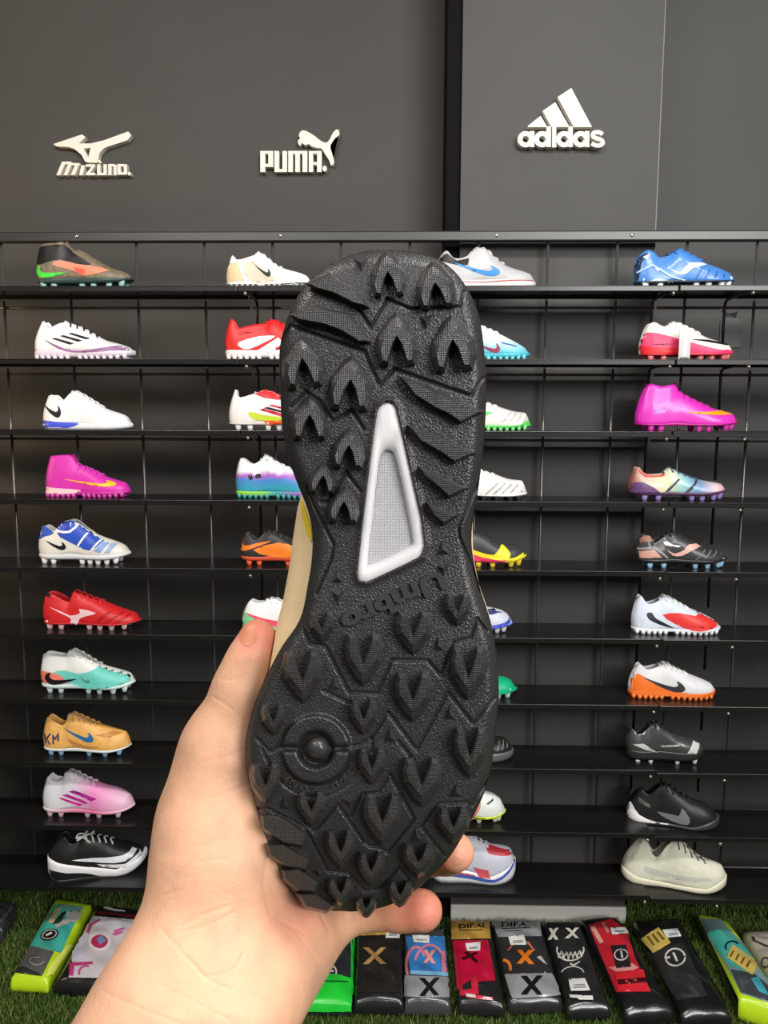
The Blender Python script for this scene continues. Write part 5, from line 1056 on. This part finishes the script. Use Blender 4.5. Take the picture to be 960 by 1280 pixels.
bag('C', [(465, 618), (775, 610), (645, 138), (362, 144)], .06, 'silver bag with orange cross above a black cross', (48, 48, 49), [
    (SILV, [(365, 147), (642, 140), (656, 242), (394, 248)], 'header'), (INK, 'DIFAI', 'lettering', ((418, 190), (582, 182), 28)), (INK, [(420, 196), (590, 190), (590, 196), (420, 202)], 'print_line'), ((90, 90, 92), [(430, 212), (540, 208), (540, 213), (430, 217)], 'print_line'), ((52, 50, 52), [(400, 252), (656, 247), (716, 466), (440, 472)], 'window'), ((236, 130, 50), arc(430, 440, 52, 60, 270, 375, 18)), ((206, 110, 90), [(450, 330), (475, 306), (482, 312), (460, 336)]), ((206, 110, 90), [(565, 280), (580, 280), (620, 335), (606, 332)]), ((200, 200, 200), [(625, 375), (650, 365), (690, 420), (670, 410)]), (SILV, [(440, 476), (716, 470), (776, 600), (482, 618)], 'footer')]+[((240, 130, 40), q_, 'cross') for q_ in cross(560, 375, 104, 84, 32)]+[(INK, q_, 'cross') for q_ in cross(598, 543, 130, 108, 36)]+tagp([(460, 250), (552, 246), (570, 302), (472, 306)]))
teeth = []
for k in range(6):
    x = 752+k*27; yo = 30*math.sin((k+.5)/6*math.pi)
    teeth.append(((226, 226, 218), [(x, 335+yo*.4), (x+6, 334+yo*.4), (x+15, 372+yo*.6), (x+9, 374+yo*.6)], 'print')); teeth.append(((226, 226, 218), [(x+22, 332+yo*.4), (x+27, 332+yo*.4), (x+15, 372+yo*.6), (x+10, 372+yo*.6)], 'print'))
bag('C', [(815, 655), (1066, 648), (885, 152), (668, 152)], .06, 'black bag with white crossed eyes and a toothy grin', (36, 36, 37), [
    ((44, 44, 45), [(690, 160), (880, 160), (1010, 560), (830, 580)], 'window'), ((228, 228, 220), arc(830, 325, 84, 70, -15, 195, 9)), ((228, 228, 220), arc(830, 335, 84, 26, 0, 180, 7)), ((210, 210, 206), arc(845, 470, 70, 46, 190, 350, 6)), ((214, 214, 208), [(830, 405), (850, 415), (885, 395), (890, 402), (852, 426), (828, 414)])]+teeth+[((230, 226, 210), q_, 'print') for q_ in cross(734, 240, 60, 68, 20)+cross(838, 238, 84, 64, 24)]+tagp([(822, 516), (914, 510), (946, 580), (838, 586)])+[((220, 220, 216), [(830, 610), (960, 612), (962, 630), (834, 628)], 'print')])
bag('D', [(302, 560), (520, 545), (266, 128), (98, 142)], .07, 'black bag with red glove and white round badge', (30, 30, 31), [
    ((196, 40, 54), [(132, 172), (238, 142), (305, 195), (345, 320), (420, 480), (262, 482), (215, 370), (160, 240)], 'window'), ((214, 170, 150), [(140, 182), (160, 178), (202, 252), (184, 258)]), ((206, 130, 120), [(190, 165), (205, 160), (232, 205), (218, 210)]), ((226, 150, 150), [(225, 370), (330, 350), (362, 370), (340, 382), (262, 390)]), ((220, 44, 56), [(255, 395), (385, 380), (412, 478), (270, 482)]), ((40, 38, 40), [(236, 270), (304, 264), (328, 368), (262, 374)], 'badge'), ((210, 206, 204), arc(282, 312, 32, 28, 0, 350, 6)), ((214, 210, 208), [(276, 296), (284, 294), (292, 326), (284, 328)]), ((70, 16, 24), [(268, 428), (400, 418), (402, 440), (272, 450)], 'print_line'), ((216, 60, 70), [(300, 432), (312, 430), (314, 440), (302, 441)], 'print'), ((216, 60, 70), [(340, 428), (352, 427), (354, 437), (342, 438)], 'print')]+tagp([(232, 192), (296, 186), (312, 214), (244, 222)]))
bag('D', [(565, 572), (785, 562), (545, 135), (345, 152)], .07, 'black bag with a yellow sticker and a large white ring', (28, 28, 29), [
    ((48, 48, 49), [(400, 300), (570, 250), (680, 500), (540, 520)], 'window'), (KRAFT, [(374, 236), (455, 182), (512, 254), (432, 302)], 'sticker'), ((214, 212, 204), arc(532, 322, 50, 44, 0, 352, 8)), ((220, 218, 210), [(518, 302), (528, 300), (546, 340), (536, 343)]), ((220, 218, 210), [(488, 322), (506, 318), (508, 328), (492, 332)])]+[((120, 96, 40), [(402+k*22, 228-k*10), (410+k*22, 224-k*10), (440+k*22, 266-k*12), (432+k*22, 270-k*12)], 'print_line') for k in range(3)]+tagp([(472, 198), (542, 192), (560, 228), (492, 236)]))
bag('D', [(825, 500), (1085, 590), (775, 150), (632, 116)], .085, 'neon yellow bag with turquoise glove and yellow sticker at the right end', NEON, [
    ((120, 150, 150), [(648, 140), (740, 146), (850, 262), (960, 430), (1000, 540), (835, 488), (780, 380), (690, 240)], 'window'), (TEAL, [(680, 200), (770, 190), (890, 320), (880, 400), (790, 360), (730, 290)]), ((64, 70, 76), [(790, 378), (900, 398), (960, 450), (985, 530), (835, 482)]), ((70, 170, 190), [(880, 420), (915, 412), (965, 500), (920, 480)]), ((30, 36, 36), arc(795, 275, 34, 30, 150, 330, 8)), (KRAFT, [(796, 264), (920, 350), (888, 406), (770, 322)], 'sticker')]+[((120, 96, 40), [(796+k*26, 292+k*16), (804+k*26, 297+k*16), (790+k*26, 326+k*16), (782+k*26, 320+k*16)], 'print_line') for k in range(4)]+[((190, 206, 60), [(590+k*17, 190+k*26), (606+k*17, 182+k*26), (612+k*17, 196+k*26), (598+k*17, 204+k*26)], 'print') for k in range(7)], hfar=.07, leftcol=(26, 26, 25))
bag('D', [(985, 420), (1190, 420), (1050, 200), (850, 200)], .06, 'beige printed bag cut off at the right edge of the picture', (180, 172, 160), [
    ((70, 66, 62), [(900, 240), (960, 265), (1000, 262), (1000, 272), (955, 276), (896, 248)], 'print'), ((60, 56, 54), arc(950, 345, 22, 26, 0, 340, 7)), ((60, 56, 54), [(885, 225), (900, 228), (905, 250), (890, 246)], 'print')])
# ------------------------------------------------------------------ artificial turf
nb = 150000
bx = RNG.uniform(-1.75, 1.75, nb); by = RNG.uniform(1.45, Y_SIDE-.005, nb)
keep = ~((by > Y_PIL-.02) & (bx > xg0-.01) & (bx < xp1+.01))
for q_ in BAGQ:                                          # no blades inside the bags
    ins = np.zeros(nb, bool)
    for i in range(4):
        (xa, ya), (xb, yb) = q_[i], q_[(i+1) % 4]
        ins ^= ((ya > by) != (yb > by)) & (bx < (xb-xa)*(by-ya)/(yb-ya+1e-12)+xa)
    keep &= ~ins
bx, by = bx[keep], by[keep]; nb = len(bx)
ang = RNG.uniform(0, 6.283, nb); hgt = RNG.uniform(.012, .026, nb); wd = RNG.uniform(.0008, .0016, nb); ln = RNG.uniform(.002, .016, nb); la = RNG.uniform(0, 6.283, nb)
dx, dy = np.cos(ang)*wd, np.sin(ang)*wd; lx, ly = np.cos(la)*ln, np.sin(la)*ln; z0 = np.zeros(nb)
P = np.stack([np.stack([bx-dx, by-dy, z0], 1), np.stack([bx+dx, by+dy, z0], 1), np.stack([bx+dx*.8+lx*.35, by+dy*.8+ly*.35, hgt*.6], 1), np.stack([bx-dx*.8+lx*.35, by-dy*.8+ly*.35, hgt*.6], 1), np.stack([bx+lx, by+ly, hgt], 1)], 1).reshape(-1, 3)
me = bpy.data.meshes.new('artificial_turf'); i5 = np.arange(nb)*5
me.vertices.add(nb*5); me.vertices.foreach_set('co', P.ravel())
loops = np.stack([i5, i5+1, i5+2, i5+3, i5+3, i5+2, i5+4], 1).ravel()
me.loops.add(len(loops)); me.loops.foreach_set('vertex_index', loops)
me.polygons.add(nb*2); st = np.stack([np.arange(nb)*7, np.arange(nb)*7+4], 1).ravel(); me.polygons.foreach_set('loop_start', st)
me.update(calc_edges=True); me.validate()
gm = bpy.data.materials.new('turf_blades'); gm.use_nodes = True
N, Lk = gm.node_tree.nodes, gm.node_tree.links; b = N['Principled BSDF']; b.inputs['Roughness'].default_value = .55; b.inputs['Specular IOR Level'].default_value = .3
gi = N.new('ShaderNodeNewGeometry'); r = N.new('ShaderNodeValToRGB')
for e, (p, c) in zip(r.color_ramp.elements, ((0, (70, 98, 38)), (1, (132, 152, 78)))): e.position = p; e.color = lin(c)
e = r.color_ramp.elements.new(.8); e.color = lin((98, 124, 52)); e = r.color_ramp.elements.new(.93); e.color = lin((160, 160, 98))
Lk.new(gi.outputs['Random Per Island'], r.inputs[0]); Lk.new(r.outputs[0], b.inputs['Base Color'])
o = link('artificial_turf', me, gm, None, False, 'stuff'); o['label'] = 'short green artificial grass covering the shop floor'; o['category'] = 'artificial grass'
